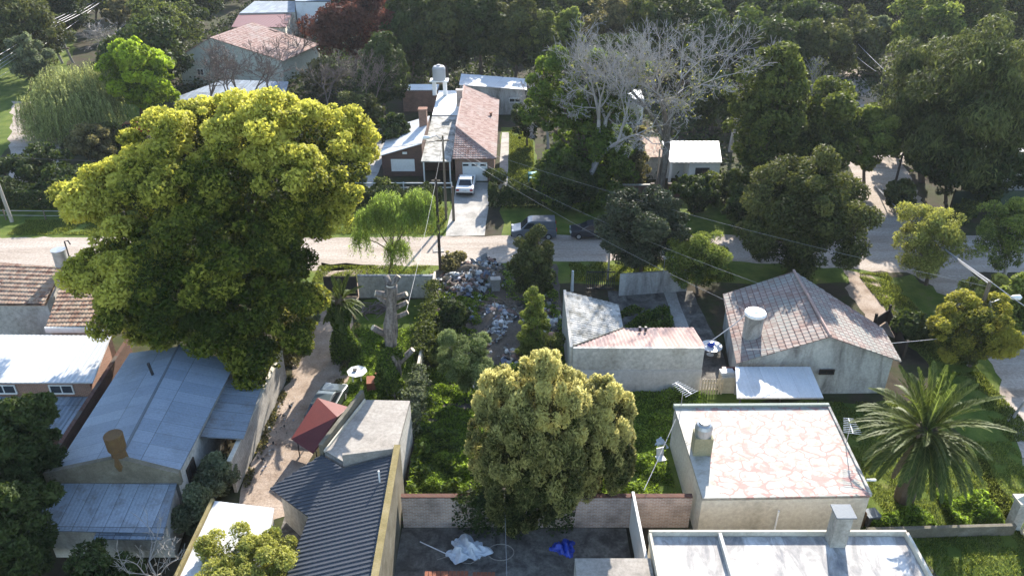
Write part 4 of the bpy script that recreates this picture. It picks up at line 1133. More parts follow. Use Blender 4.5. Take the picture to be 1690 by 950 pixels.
for k, (dz, lab) in enumerate(((0, 'left'), (-.25, 'right'))):
    cable(f'thick pale cable, {lab} strand over the side street to the twin pole', at(1444 + 9 * k, 305 + 2 * k, 80), rt1 + Vector((.1 * k, 0, dz)), .06, .5, 'wire', 'side street cables')
cable('thick pale cable continuing from the twin pole towards the lower right', rt1, rt1 + Vector((5.5, -14, -.6)), .03, .5)
cable('thin cable from the willow pole to the driveway lamp post', TP1, TP2 + Vector((0, 0, -.3)), .02, .15, 'wire_dark')
TT = Vector((16.35, 45.2, 5.0))
cable('upper cable from the lamp post across the road to the twin pole', TP2 + Vector((0, 0, -.2)), rt1 + Vector((0, 0, -.4)), .009, .8)
cable('middle cable from the lamp post across the road to the gable house', TP2 + Vector((0, 0, -.6)), Vector((19, 49, 4.6)), .009, .8)
cable('lower cable from the lamp post across the road to the tank tower', TP2 + Vector((.2, 0, -.9)), TT + Vector((-.3, .6, -.2)), .009, .7)
cable('short pale cable from the pink tiled wing up to the tank tower', Vector((12.8, 43.6, 3.5)), TT + Vector((-.6, 0, -.1)), .035, .1)
cable('pale service cable from the willow pole down to the stump', TP1 + Vector((0, 0, -.2)), Vector((-7.0, 44, 5.5)), .011, .3)
cable('dark cable from the lamp post to the far brick house', TP2 + Vector((0, 0, -.1)), Vector((-9.9, 84, 3.9)), .02, .4, 'wire_dark')
cable('dark cable from the lamp post along the road to the left pole', TP2 + Vector((0, 0, -.5)), P(20, 366) + Vector((0, 0, 6.8)), .02, 1.2, 'wire_dark')
cable('thin cable across the grey gable wall towards the twin pole', Vector((15, 42, 4.2)), rt2 + Vector((0, 0, -2.6)), .02, .3)
cable('thin slanting cable beside the cluttered yard of the cream house', Vector((7.0, 31.1, 2.6)), Vector((9.6, 36.4, 3.1)), .02, .1)
cable('thin cable hanging across the paved yard below the laurel', Vector((-.2, 24, 2.6)), Vector((-.4, 31.0, 2.4)), .015, .1)

# ================================================================== television antennas
def antenna(label, base, h, ang, ln=1.3, n=9):
    t = thing('antenna', label, 'antenna', base)
    b = Vector(base)
    MB().tube([b, b + Vector((0, 0, h))], .025, 6).build('mast', M['metal'], t)
    d = Vector((math.cos(ang), math.sin(ang), .0)); s = Vector((-d.y, d.x, 0))
    top = b + Vector((0, 0, h))
    bo = MB().tube([top - d * ln / 2, top + d * ln / 2], .022, 6).build('boom', M['plastic'], t)
    r = MB()
    for k in range(n):
        c = top + d * ln * (k / (n - 1) - .5); l = .5 - .25 * k / n
        r.tube([c - s * l, c + s * l], .013, 5)
    r.build('rod', M['plastic'], bo)
antenna('white television antenna on mast above the back edge of the pink flat roof', Vector((10.1, 37.5, 3.1)), 1.4, R(125))
antenna('television antenna on mast over the dark rear courtyard wall', Vector((12.3, 56.3, 2.0)), 1.7, R(110))
antenna('dark television antenna on the right gutter of the pink flat roof', Vector((18.75, 34.2, 3.1)), 1.3, R(80))

# ================================================================== small things
t = thing('garden_table', 'white octagonal plastic table on the bright grass beside the stump', 'table', (-10.7, 44.5, 0))
MB().lathe([(.68, 0), (.7, .02), (.7, .05)], (-10.7, 44.5, .68), 8).build('tabletop', M['plastic'], t)
for a in range(4): 
    x, y = -10.7 + .4 * math.cos(a * 1.57 + .8), 44.5 + .4 * math.sin(a * 1.57 + .8)
    MB().tube([(x * 1.0, y, 0), (x, y, .7)], .045, 6).build('leg', M['plastic'], t)
MB().lathe([(.12, 0), (.16, .12)], (-10.85, 44.55, .735), 10).build('parasol_ring', M['iron'], t)
t = thing('brick_barbecue', 'square orange brick barbecue block beside the white table', 'barbecue', (-9.4, 43.6, 0))
MB().box((-9.4, 43.6, .35), (1.0, .9, .7), .15).build('base', M['terracotta'], t)
MB().box((-9.15, 43.75, .85), (.35, .4, .35), .15).build('chimney', M['terracotta'], t)
rnd = random.Random(5)
def logs(label, c, n, s, mat, name='log_pile', rad=.05):
    t = thing(name, label, 'log pile', c)
    for k in range(n):
        a = rnd.uniform(0, math.pi); l = s * rnd.uniform(.5, 1)
        p = Vector(c) + Vector((rnd.uniform(-s, s) * .8, rnd.uniform(-s, s) * .5, rad + .12 * (k % 4)))
        d = Vector((math.cos(a), math.sin(a), rnd.uniform(-.08, .12))) * l / 2
        r = rad * rnd.uniform(.6, 1.5)
        MB().tube([p - d, p, p + d], [r, r * .9, r * .7], 6).build('log', mat, t)
logs('heap of grey cut branches in shade below the blue grey front wall', (-10.8, 53.6, 0), 34, 1.5, M['twig_brown'])
logs('few reddish chopped logs beside the terrace wall top', (-9.0, 40.6, 0), 12, .6, M['terracotta'], rad=.09)
t = thing('round_table', 'round white table top with a blue bundle beside the grey house', 'table', (14.45, 47.6, 0))
MB().lathe([(.75, 0), (.78, .02), (.78, .06)], (14.45, 47.6, .7), 24).build('tabletop', M['plastic'], t)
MB().lathe([(.3, 0), (.08, .05), (.06, .7)], (14.45, 47.6, 0), 10).build('pedestal', M['plastic'], t)
tag(MB().lathe([(.2, 0), (.27, .1), (.25, .24), (.12, .32)], (14.4, 47.6, .765), 12).build('basin', M['blue']), 'blue plastic basin upside down on the round white table', 'basin')
def crumple(name, label, cat, c, rx, ry, h, mat, seed, n=48):
    rg = np.random.default_rng(seed)
    g = []
    f1, f2, f3, f4 = rg.uniform(2.0, 5.0, 4)
    mb = MB(); vs = []
    for i in range(n):
        for j in range(n):
            u, v = i / (n - 1) * 2 - 1, j / (n - 1) * 2 - 1
            a = math.atan2(v, u)
            rr = min(1, math.hypot(u, v))
            k = 1 + .22 * math.sin(3 * a + f1) + .12 * math.sin(7 * a + f2)
            z = h * max(0, 1 - rr ** 2) * (.6 + .4 * math.sin(f3 * u * 2 + f4 * v)) + h * .22 * abs(math.sin(f1 * u * 3 + f2 * v * 2.3)) + rg.uniform(0, .03 * h) + h * .1 * abs(math.sin(f4 * 2.2 * u - f2 * 1.7 * v))
            m_ = max(abs(u), abs(v)) or 1; sq = rr if rr else 0
            vs.append((c[0] + u / (max(1e-6, math.hypot(u, v))) * m_ * rx * k if rr else c[0], c[1] + v / max(1e-6, math.hypot(u, v)) * m_ * ry * k if rr else c[1], c[2] + .02 + max(0, z)))
    fs = [(i * n + j, (i + 1) * n + j, (i + 1) * n + j + 1, i * n + j + 1) for i in range(n - 1) for j in range(n - 1)]
    mb.add(vs, fs)
    return tag(mb.build(name, mat, smooth=True), label, cat)
crumple('tarpaulin', 'crumpled white tarpaulin lying in the shaded paved yard', 'tarpaulin', (-2.35, 29.3, .012), 1.05, .85, .5, M['white_tarp'], 3)
crumple('tarpaulin', 'crumpled bright blue tarpaulin in deep shade below the laurel', 'tarpaulin', (2.75, 29.4, .012), .62, .55, .45, M['blue_tarp'], 4)
t = thing('tile_stack', 'stack of orange clay roof tiles at the bottom of paved yard', 'tile stack', (-3.2, 27.8, 0))
s = MB()
for k in range(11): s.box((-4.3 + k * .2, 27.35, .28), (.17, .42, .5), .06 * (k % 2))
for k in range(6): s.box((-1.9 + k * .19, 27.4, .22), (.16, .4, .38), -.05 * (k % 3))
s.build('tile', M['terracotta'], t)
tag(MB().tube([(-4.9, 29.9, .06), (-3.3, 29.0, .06)], .03, 6).build('pipe', M['plastic']), 'thin white pipe lying on the dark paved yard', 'pipe')
hp = [Vector((-3.9 + .3 * k + .15 * math.sin(k), 28.7 + .25 * math.sin(k * .8), .04)) for k in range(7)]
hp += [Vector((-.6 + .7 * math.cos(a), 29.2 + .55 * math.sin(a), .05)) for a in np.linspace(3.4, 9.2, 22)]
tag(MB().tube(hp, .022, 5).build('hose', M['bark_pale']), 'pale garden hose coiled beside the white tarpaulin', 'hose')
# clutter by the cream house
t = thing('plastic_chair', 'white plastic chair among clutter left of the cream house', 'chair', (8.9, 36.0, 0))
MB().box((8.9, 36, .44), (.5, .48, .05), .3).build('seat', M['plastic'], t)
MB().add([(8.68, 36.2, .45), (9.12, 36.33, .45), (9.1, 36.42, .95), (8.66, 36.28, .95), (8.67, 36.25, .45), (9.11, 36.38, .45), (9.09, 36.46, .95), (8.65, 36.32, .95)], [(0, 1, 2, 3), (7, 6, 5, 4), (0, 4, 5, 1), (1, 5, 6, 2), (2, 6, 7, 3), (3, 7, 4, 0)]).build('backrest', M['plastic'], t)
for dx, dy in ((-.2, -.2), (.2, -.15), (-.22, .17), (.17, .22)): MB().tube([(8.9 + dx, 36 + dy, 0), (8.9 + dx, 36 + dy, .44)], .025, 6).build('leg', M['plastic'], t)
crumple('sack', 'pale torn sack on the ground behind the plastic chair', 'sack', (9.2, 37.6, 0), .35, .5, .5, M['white_tarp'], 8, 14)
t = thing('oil_drum', 'dark open drum beside the low wall at the cream house corner', 'drum', (18.95, 31.2, 0))
MB().lathe([(.3, 0), (.31, .02), (.31, .85), (.28, .87), (.27, .5), (.05, .48)], (18.95, 31.2, 0), 16).build('drum', M['rust'], t)
t = thing('crate', 'grey storage crate under the corner of the pink flat roof', 'crate', (19.6, 31.3, 0))
MB().box((19.6, 31.3, .35), (.7, .6, .7), .2).build('base', M['dark_conc'], t); MB().box((19.6, 31.3, .73), (.76, .66, .06), .2).build('lid', M['zinc'], t)
t = thing('laundry_line', 'bright laundry and cushions lying on the small yard wall', 'laundry', (15, 43.4, 1.3))
MB().box((14.5, 43.5, 1.4), (.9, .5, .2), .1).build('white_cloth', M['white_tarp'], t)
MB().box((14.8, 43.85, 1.42), (1.1, .2, .16)).build('red_cloth', M['red_sheet'], t)
MB().box((15.6, 43.7, 1.42), (.6, .3, .2)).build('grey_cloth', M['zinc'], t)
t = thing('picnic_stand', 'turquoise garden stand in shade beside the far lawn', 'stand', P(881, 300))
p = P(881, 300)
MB().box(p + Vector((0, 0, 1.0)), (1.3, .7, .1)).box(p + Vector((0, 0, .5)), (1.1, .5, .08)).build('shelf', plain('turquoise', (.02, .22, .24)), t)
for dx in (-.55, .55): MB().box(p + Vector((dx, 0, .55)), (.1, .6, 1.1)).build('side', plain('turquoise_dark', (.02, .18, .2)), t)
t = thing('notice_board', 'small pale square board lying on the sunny dirt road', 'board', P(724, 413))
MB().box(P(724, 413) + Vector((0, 0, .05)), (1.0, .8, .06), .1).build('panel', M['concrete'], t)
t = thing('concrete_pillar', 'short broken concrete pillar at the back of rubbish lot', 'pillar', P(818, 478))
MB().box(P(818, 478) + Vector((0, 0, .5)), (.7, .5, 1.0), .1).build('shaft', M['concrete'], t); MB().box(P(818, 478) + Vector((0, 0, 1.05)), (.85, .62, .12), .1).build('cap', M['concrete'], t)

# ================================================================== rubbish
logs('dead branches and boards lying across the rubbish', (-.8, 53.5, .5), 26, 1.8, M['wood'])
logs('broken boards on the rubbish heap beside the road', (-4.2, 57.6, .4), 22, 1.5, M['twig_brown'])
m, nt, b = base_mat('litter', .6, .3)
a = nt.nodes.new("ShaderNodeAttribute"); a.attribute_name = "tint"
c = ramp(nt, a.outputs["Fac"], [(.42, .42, .41), (.13, .16, .23), (.22, .215, .205), (.24, .15, .12), (.045, .05, .05), (.31, .325, .345), (.18, .145, .11), (.55, .55, .53)], [0, .18, .28, .40, .46, .64, .74, .90], const=True)
nt.links.new(c, b.inputs["Base Color"])
M['litter'] = m
def litter(label, spots, n, seed, smin=.06, smax=.26, bags=7):
    rg = np.random.default_rng(seed)
    V = []; T = []
    for k in range(n):
        cx, cy, rx, ry, h = spots[rg.integers(len(spots))]
        q = rg.normal(size=2) * .45
        r2 = min(1.5, math.hypot(*q))
        c = np.array([cx + q[0] * rx, cy + q[1] * ry, max(.03, h * math.exp(-r2 * r2 * 2)) + rg.uniform(0, .12)])
        s = rg.uniform(smin, smax) * (1.0 if rg.random() < .9 else 2)
        e = np.linalg.qr(rg.normal(size=(3, 3)))[0] * s
        tint = rg.random()
        # crumpled bag: five bent quads
        top = c + e[2] * .6
        ring = [c + e[0] * math.cos(x) * rg.uniform(.6, 1.2) + e[1] * math.sin(x) * rg.uniform(.5, 1.1) for x in np.arange(6) * math.pi / 3]
        for i in range(0, 6, 2):
            V.append([ring[i], ring[i + 1], ring[(i + 2) % 6], top]); T.append(tint)
        V.append([ring[0], ring[2], ring[4], c - e[2] * .4]); T.append(tint)
    for k in range(n // bags):          # full bags and lumps among the scraps
        cx, cy, rx, ry, h = spots[rg.integers(len(spots))]
        q = rg.normal(size=2) * .4
        r2 = min(1.5, math.hypot(*q)); s = rg.uniform(.12, .3)
        c = np.array([cx + q[0] * rx, cy + q[1] * ry, max(.03, h * math.exp(-r2 * r2 * 2)) + s * .4])
        tint = rg.choice([.05, .2, .3, .42, .43, .66, .78, .95])
        sc = np.array([rg.uniform(.7, 1.3), rg.uniform(.7, 1.3), rg.uniform(.5, .9)]) * s
        rad = rg.uniform(.75, 1.2, size=(5, 8)); rad[0] = rad[0, 0]; rad[4] = rad[4, 0]
        def pt(i, j): 
            th = math.pi * i / 4; ph = 2 * math.pi * (j % 8) / 8
            return c + np.array([math.sin(th) * math.cos(ph), math.sin(th) * math.sin(ph), math.cos(th)]) * rad[i, j % 8] * sc
        for i in range(4):
            for j in range(8):
                V.append([pt(i, j), pt(i + 1, j), pt(i + 1, j + 1), pt(i, j + 1)]); T.append(tint)
    return tag(link('litter', quads('litter', np.array(V), np.array(T)), None, M['litter']), label, 'litter', None, 'stuff')
litter('scattered blue and white rubbish bags covering the middle of the vacant lot', [(-1.0, 49.8, 1.5, 3.4, .7), (-.6, 51.5, 1.6, 3.0, .8), (-.2, 47.0, 1.3, 2.6, .4), (-1.4, 53, 1.5, 2, .5), (2.6, 52, 1.2, 3.5, .2)], 1300, 2, .05, .24)
litter('heap of pale rubbish along the road edge of the vacant lot', [(-4.9, 58.3, 1.6, 1.0, .7), (-3.3, 60.2, 2.4, .9, .9), (-2.4, 61.3, 1.4, .6, .6), (-4.0, 56.5, 1.6, 1.5, .6), (-3.0, 58.5, 2.6, 2.0, .8)], 1000, 3, .06, .28)
litter('loose rubbish scraps between weeds beside the boundary wall', [(-4.0, 53, 2.0, 2.2, .2), (-2.2, 44, 1.4, 1.3, .25), (-3.2, 47.5, 1.5, 2.0, .2)], 260, 4, .05, .2)
litter('odd scraps on the dirt driveway beside the block wall foot', [(-15.0, 36.5, .5, 2.5, .1), (-14.6, 40, 1.2, 3.0, .03), (-8.8, 41.5, .9, .9, .1)], 110, 5, .03, .11, 200)
def mound(name, label, c, rx, ry, h, mat, seed):
    rg = np.random.default_rng(seed); n = 24; vs = []
    ph = rg.uniform(0, 6, 4)
    for i in range(n):
        for j in range(n):
            u, v = i / (n - 1) * 2 - 1, j / (n - 1) * 2 - 1
            r2 = u * u + v * v
            z = h * (max(0, 1 - r2)) * (1 + .35 * math.sin(4 * u + ph[0]) * math.sin(5 * v + ph[1])) + rg.uniform(0, .07) * (r2 < 1)
            vs.append((c[0] + u * rx, c[1] + v * ry, z - .03))
    fs = [(i * n + j, (i + 1) * n + j, (i + 1) * n + j + 1, i * n + j + 1) for i in range(n - 1) for j in range(n - 1)]
    return tag(MB().add(vs, fs).build(name, mat), kind='structure')
mound('ground_mound', '', (-.5, 50.5), 2.6, 5.5, .75, M['litter_soil'], 1)
mound('ground_mound', '', (-3.6, 59.6), 3.4, 2.0, .8, M['litter_soil'], 2)
# ================================================================== foliage materials
LM = {}
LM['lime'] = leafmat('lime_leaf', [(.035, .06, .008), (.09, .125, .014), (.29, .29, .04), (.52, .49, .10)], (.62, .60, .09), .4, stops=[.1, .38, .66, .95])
LM['fresh'] = leafmat('fresh_leaf', [(.08, .13, .012), (.19, .26, .02), (.32, .38, .035)], (.42, .58, .04), .42)
LM['willow'] = leafmat('willow_leaf', [(.16, .18, .06), (.29, .32, .11), (.43, .44, .18)], (.56, .60, .20), .45)
LM['dark'] = leafmat('dark_leaf', [(.022, .035, .012), (.04, .058, .018), (.06, .08, .024)], (.16, .22, .03), .14)
LM['olive'] = leafmat('olive_leaf', [(.028, .036, .012), (.055, .066, .02), (.12, .125, .04)], (.25, .27, .05), .16)
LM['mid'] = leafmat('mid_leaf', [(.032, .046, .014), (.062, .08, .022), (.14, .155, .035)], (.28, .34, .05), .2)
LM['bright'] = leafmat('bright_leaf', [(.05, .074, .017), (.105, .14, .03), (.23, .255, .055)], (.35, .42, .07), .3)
LM['laurel'] = leafmat('laurel_leaf', [(.028, .04, .012), (.065, .085, .024), (.23, .225, .075), (.45, .42, .15)], (.70, .64, .24), .42, stops=[.1, .42, .68, .95])
LM['gloss'] = leafmat('glossy_leaf', [(.028, .036, .02), (.05, .06, .032), (.075, .085, .05)], (.15, .2, .04), .1, rough=.5)
LM['feather'] = leafmat('feather_leaf', [(.03, .042, .014), (.06, .075, .025), (.13, .145, .045)], (.24, .28, .07), .24)
LM['sap'] = leafmat('needle_spray', [(.06, .09, .025), (.13, .17, .055), (.23, .27, .11)], (.3, .38, .14), .3)
LM['willow2'] = leafmat('fresh_willow_leaf', [(.12, .17, .03), (.23, .31, .055), (.33, .41, .09)], (.46, .62, .10), .45)
LM['oliveyellow'] = leafmat('olive_yellow_leaf', [(.04, .055, .014), (.10, .115, .025), (.34, .31, .05)], (.45, .42, .06), .34)
LM['maroon'] = leafmat('maroon_leaf', [(.05, .022, .018), (.085, .035, .025), (.11, .06, .04)], (.25, .08, .05), .3)
LM['brownish'] = leafmat('brownish_leaf', [(.07, .075, .03), (.12, .115, .05), (.19, .16, .07)], (.34, .30, .10), .36)
LM['yellow'] = leafmat('yellow_leaf', [(.10, .12, .025), (.24, .25, .055), (.40, .39, .11)], (.48, .48, .08), .36)
LM['grey'] = leafmat('grey_green_leaf', [(.07, .09, .05), (.12, .14, .08), (.18, .20, .12)], (.28, .34, .14), .34)
LM['ivy'] = leafmat('ivy_leaf', [(.035, .06, .012), (.065, .105, .02), (.13, .18, .035)], (.30, .42, .04), .3)
LM['weed'] = leafmat('weed_leaf', [(.07, .12, .018), (.13, .20, .028), (.22, .28, .05)], (.42, .60, .06), .42)
LM['grassb'] = leafmat('grass_blade', [(.06, .09, .016), (.11, .14, .028), (.18, .19, .05)], (.36, .42, .07), .38)
LM['palm'] = leafmat('palm_leaf', [(.045, .07, .016), (.08, .11, .028), (.15, .16, .06)], (.28, .36, .06), .26, rough=.55)
LM['deadpalm'] = leafmat('dry_frond', [(.17, .13, .07), (.28, .22, .13)], (.3, .22, .1), .25)

def V3(p): return np.array((p[0], p[1], p[2]), float)

def tree_from_lobes(name, label, cat, base, lobes, n, leaf, mat, seed, r0=.3, bark='bark', sub=.9, wid=.45, rand=.9, ax=0.0, axis=None, flat=.8, group=None, fork=.45, inner=.12, upb=.25, maxn=14):
    rng = np.random.default_rng(seed)
    if name == 'broadleaf_tree' and len(lobes) > 25:      # ragged side shoots round the big crown
        for q in list(lobes):
            for _ in range(3):
                d = rng.normal(size=3); d[2] = abs(d[2]) * .8 - .2; d /= np.linalg.norm(d); s_ = rng.uniform(.2, .36)
                lobes.append((q[0] + d[0] * q[3] * .96, q[1] + d[1] * q[4] * .96, q[2] + d[2] * q[5] * 1.05, q[3] * s_, q[4] * s_, q[5] * s_, q[6] + .05))
    t = thing(name, label, cat, (base[0], base[1], 0), 0, group)
    mb = MB(); limbs(mb, rng, base, lobes, r0, fork, maxn=maxn)
    mb.build('trunk', M[bark], t, smooth=True)
    C, N, T = crown_cloud(rng, lobes, n, sub, flat, inner, upb)
    A = None
    if ax:
        A = unit(N * .6 + np.array([0, 0, 1.0])) if axis is None else np.tile(np.array(axis, float), (len(C), 1))
    keep = C[:, 2] > .1
    C, N, T = C[keep], N[keep], T[keep]
    if A is not None: A = A[keep]
    me = leaf_mesh('crown', C, N, leaf, leaf * wid, T, rng, rand, A, ax)
    link('crown', me, t, LM[mat])
    return t

def broad(name, label, u, v, vt, wpx, n, leaf, mat, seed, bottom=.25, depth=.95, k=10, uc=None, cat='tree', size=.42, tone_z=.12, cone=False, sats=True, **kw):
    """tree standing at photo pixel (u, v), top at row vt, crown wpx pixels wide"""
    b = P(u, v)
    tp_ = at(uc if uc is not None else u, vt, b.y)
    H = tp_.z
    zc = H * (bottom + 1) / 2; rz = H * (1 - bottom) / 2
    y = vt - 475.0
    mpp = b.y / (CAM_F * cP - ((v + vt) / 2 - 475) * sP)
    rx = wpx * mpp / 2
    cx = at(uc if uc is not None else u, (v + vt) / 2, b.y).x
    rng = np.random.default_rng(seed + 1000)
    lob = auto_lobes(rng, (cx, b.y, zc), (rx, rx * depth, rz), k, size, .15, tone_z, cone, sats)
    kw.setdefault('r0', max(.08, .022 * H)); kw.setdefault('sub', max(.4, rx * .2))
    return tree_from_lobes(name, label, cat, b, lob, n, leaf, mat, seed, **kw)

def skel_tree(name, label, u, v, vt, seed, r0, mat='twig', spread=.5, levels=7, trunk=.25, kids=(2, 3), leaves=None, lean=(0, 0), wpx=None, cat='tree', rmin=.012, group=None, bark=None):
    b = P(u, v)
    H = at(u, vt, b.y).z
    rng = np.random.default_rng(seed)
    segs = np.array(branch_segs(rng, (b.x, b.y, 0), H, spread, levels, r0, trunk, kids, rmin, lean))
    s = H / segs[:, [2, 5]].max()
    off = np.array([b.x, b.y, 0])
    segs[:, :3] = (segs[:, :3] - off) * s + off; segs[:, 3:6] = (segs[:, 3:6] - off) * s + off
    if wpx:
        mpp = b.y / (CAM_F * cP - ((v + vt) / 2 - 475) * sP)
        w = np.percentile(np.abs(segs[:, 3] - b.x), 97)
        f = wpx * mpp / 2 / max(w, .1)
        for c in (0, 3): segs[:, c] = (segs[:, c] - b.x) * f + b.x
        for c in (1, 4): segs[:, c] = (segs[:, c] - b.y) * f + b.y
    t = thing(name, label, cat, b, 0, group)
    thick = segs[:, 6] > r0 * .22
    link('trunk', seg_mesh('trunk', segs[thick], 7), t, M[bark or mat], smooth=True)
    link('crown', seg_mesh('crown', segs[~thick], 3), t, M[mat])
    if leaves:
        n, size, lm, zr = leaves
        tips = segs[(segs[:, 6] < r0 * .2) & (segs[:, 5] > H * zr[0]) & (segs[:, 5] < H * zr[1])][:, 3:6]
        C = tips[rng.integers(len(tips), size=n)] + rng.normal(size=(n, 3)) * .25
        link('leaves', leaf_mesh('leaves', C, rng.normal(size=(n, 3)), size, size * .5, rng.random(n), rng), t, LM[lm])
    return t, segs

def willow(name, label, u, v, lobes, n_strand, mat, seed, r0, leaf=.1, hang=(1.0, 3.0), group=None):
    rng = np.random.default_rng(seed)
    b = P(u, v)
    t = thing(name, label, 'tree', b, 0, group)
    mb = MB(); limbs(mb, rng, b, lobes, r0, .42)
    mb.build('trunk', M['bark'], t, smooth=True)
    L = np.array(lobes)
    C, N, T = [], [], []
    w = (L[:, 3] * L[:, 4]); w = w / w.sum()
    for k in range(n_strand):
        i = rng.choice(len(L), p=w)
        d = rng.normal(size=3); d[2] = abs(d[2]) * .8 + .05; d /= np.linalg.norm(d)
        p = L[i, :3] + d * L[i, 3:6] * rng.uniform(.5, 1.0)
        ln = rng.uniform(*hang) * (.5 + .5 * (1 - d[2]))
        out = np.array([d[0], d[1], 0]) * rng.uniform(.1, .5)
        m_ = int(ln / (leaf * .75)) + 2
        f = np.linspace(0, 1, m_)[:, None]
        pts = p + out * f * ln * .6 + np.array([0, 0, -1]) * (f ** 1.5) * ln + rng.normal(size=(m_, 3)) * .05
        C.append(pts); N.append(np.tile(d, (m_, 1))); T.append(np.full(m_, rng.random()) * .6 + rng.random(m_) * .4)
    C, N, T = np.vstack(C), np.vstack(N), np.concatenate(T)
    k = C[:, 2] > .25
    C, N, T = C[k], N[k], T[k]
    link('crown', leaf_mesh('crown', C, N, leaf, leaf * .26, T, rng, .7, np.tile([0, 0, -1.0], (len(C), 1)), 2.2), t, LM[mat])
    return t

def cloud_thing(name, label, cat, base, pts_fn, n, leaf, mat, seed, wid=.5, stem=None, group=None, kind=None, part='foliage'):
    """plant whose leaves fill a given set of points; pts_fn(rng, n) -> C, N"""
    rng = np.random.default_rng(seed)
    C, N = pts_fn(rng, n)
    me = leaf_mesh(part, C, N, leaf, leaf * wid, rng.random(len(C)), rng)
    if kind:
        return tag(link(name, me, None, LM[mat]), label, cat, None, kind)
    t = thing(name, label, cat, base, 0, group)
    link(part, me, t, LM[mat])
    if stem: stem.build('stem', M['bark'], t)
    return t

# ================================================================== the big trees
def L(u, v, Y, r, s=0.0): 
    p = at(u, v, Y); r *= .93; return (p.x, p.y, p.z, r, r, r * .85, s)

tree_from_lobes('broadleaf_tree', 'huge spreading tree with yellow green crown filling the left middle', 'tree', P(395, 580),  # lobe tones paint a sunlit top and left, a shaded centre
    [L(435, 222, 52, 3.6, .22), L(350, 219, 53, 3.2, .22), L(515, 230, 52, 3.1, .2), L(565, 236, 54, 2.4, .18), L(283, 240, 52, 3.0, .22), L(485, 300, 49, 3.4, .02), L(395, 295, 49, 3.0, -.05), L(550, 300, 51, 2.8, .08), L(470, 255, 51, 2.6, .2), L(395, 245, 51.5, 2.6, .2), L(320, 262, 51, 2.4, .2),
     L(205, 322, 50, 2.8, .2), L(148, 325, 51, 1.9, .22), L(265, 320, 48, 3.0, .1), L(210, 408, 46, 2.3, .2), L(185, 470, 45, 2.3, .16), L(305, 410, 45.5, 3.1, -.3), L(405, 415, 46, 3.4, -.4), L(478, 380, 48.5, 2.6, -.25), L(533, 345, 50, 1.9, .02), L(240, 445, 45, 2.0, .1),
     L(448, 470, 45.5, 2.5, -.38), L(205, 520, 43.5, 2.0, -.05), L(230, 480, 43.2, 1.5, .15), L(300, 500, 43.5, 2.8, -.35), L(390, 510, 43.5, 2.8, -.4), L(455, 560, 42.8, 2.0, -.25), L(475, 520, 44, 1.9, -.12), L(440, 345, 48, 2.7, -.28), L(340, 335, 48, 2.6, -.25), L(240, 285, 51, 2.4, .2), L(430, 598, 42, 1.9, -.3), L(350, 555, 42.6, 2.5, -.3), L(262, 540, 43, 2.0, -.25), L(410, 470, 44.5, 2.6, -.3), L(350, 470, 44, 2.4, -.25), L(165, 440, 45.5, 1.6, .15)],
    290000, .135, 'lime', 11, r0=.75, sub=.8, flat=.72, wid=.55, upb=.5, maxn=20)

willow('willow_tree', 'pale drooping willow at upper left beside the bright green tree', 115, 252, [L(105, 150, 98, 4.2), L(150, 140, 99, 3.8), L(70, 185, 97, 3.6), L(165, 175, 97, 3.2), L(115, 180, 95, 4.0), L(85, 210, 95, 3.4), L(140, 215, 95, 3)], 3600, 'willow', 21, .4, .17, (1.5, 5.0))
broad('broadleaf_tree', 'vivid fresh green upright tree right of the pale willow', 235, 208, 66, 112, 26000, .26, 'fresh', 22, bottom=.18, k=12, rand=1.0)
broad('bush', 'brownish green shrub at the foot of the pale willow', 148, 268, 205, 78, 9000, .2, 'brownish', 23, bottom=.1, k=6, cat='bush')
willow('willow_tree', 'small street willow with drooping green strands beside the dirt road', 645, 450, [L(640, 340, 60, 1.7), L(690, 332, 60.5, 1.5), L(610, 360, 59.5, 1.4), L(660, 360, 59, 1.4), L(700, 350, 60, 1.1), L(595, 390, 59.5, .8), L(655, 410, 59.8, 1.2)], 2600, 'willow2', 24, .17, .1, (.6, 2.4))

# dark forest giant with ivy, bare sycamore
ivb = P(985, 330)
tree_from_lobes('ivy_tree', 'tall dark tree wrapped in ivy in front of the lilac bare crown', 'tree', ivb,
    [L(1000, 250, 77, 3.4), L(965, 240, 77, 3.2), L(935, 285, 76, 3.0), L(1010, 290, 76.5, 2.6), L(985, 180, 77.5, 2.8), L(1025, 170, 77, 2.0), L(950, 180, 77.5, 2.6), L(905, 140, 78, 2.4), L(1000, 120, 78, 2.2), L(930, 110, 78, 2.0), L(925, 310, 75.5, 2.6), L(965, 330, 75, 2.4), L(890, 190, 78, 2.0), L(1040, 120, 78, 1.6)],
    60000, .2, 'ivy', 31, r0=.7, sub=.8, fork=.5)
t, _ = skel_tree('bare_tree', 'leafless pale grey tree rising out of the ivy tree', 965, 338, 22, 32, .42, spread=.62, levels=9, trunk=.3, kids=(2, 3), wpx=240, rmin=.014, mat='twig_pale')
t, _ = skel_tree('sycamore_tree', 'tall bare sycamore with pale branches and few yellow leaves', 1087, 322, 12, 33, .5, spread=.62, levels=9, trunk=.22, kids=(2, 3), wpx=300, mat='twig_pale', bark='bark_grey', leaves=(1800, .11, 'yellow', (.3, .8)), rmin=.014)
skel_tree('bare_tree', 'leafless pale tree right of the sycamore behind the dark conifer', 1205, 250, 62, 34, .3, spread=.55, levels=8, trunk=.28, wpx=150, rmin=.018, mat='twig_pale')
skel_tree('bare_tree', 'low leafless pale branches at the corner of far brick house', 905, 255, 110, 35, .2, spread=.6, levels=8, wpx=85, rmin=.025, mat='twig_pale')
skel_tree('bare_tree', 'leafless brown tree in front of the pale green gabled house', 425, 205, 45, 36, .28, mat='twig_brown', spread=.5, levels=8, wpx=120, rmin=.02)
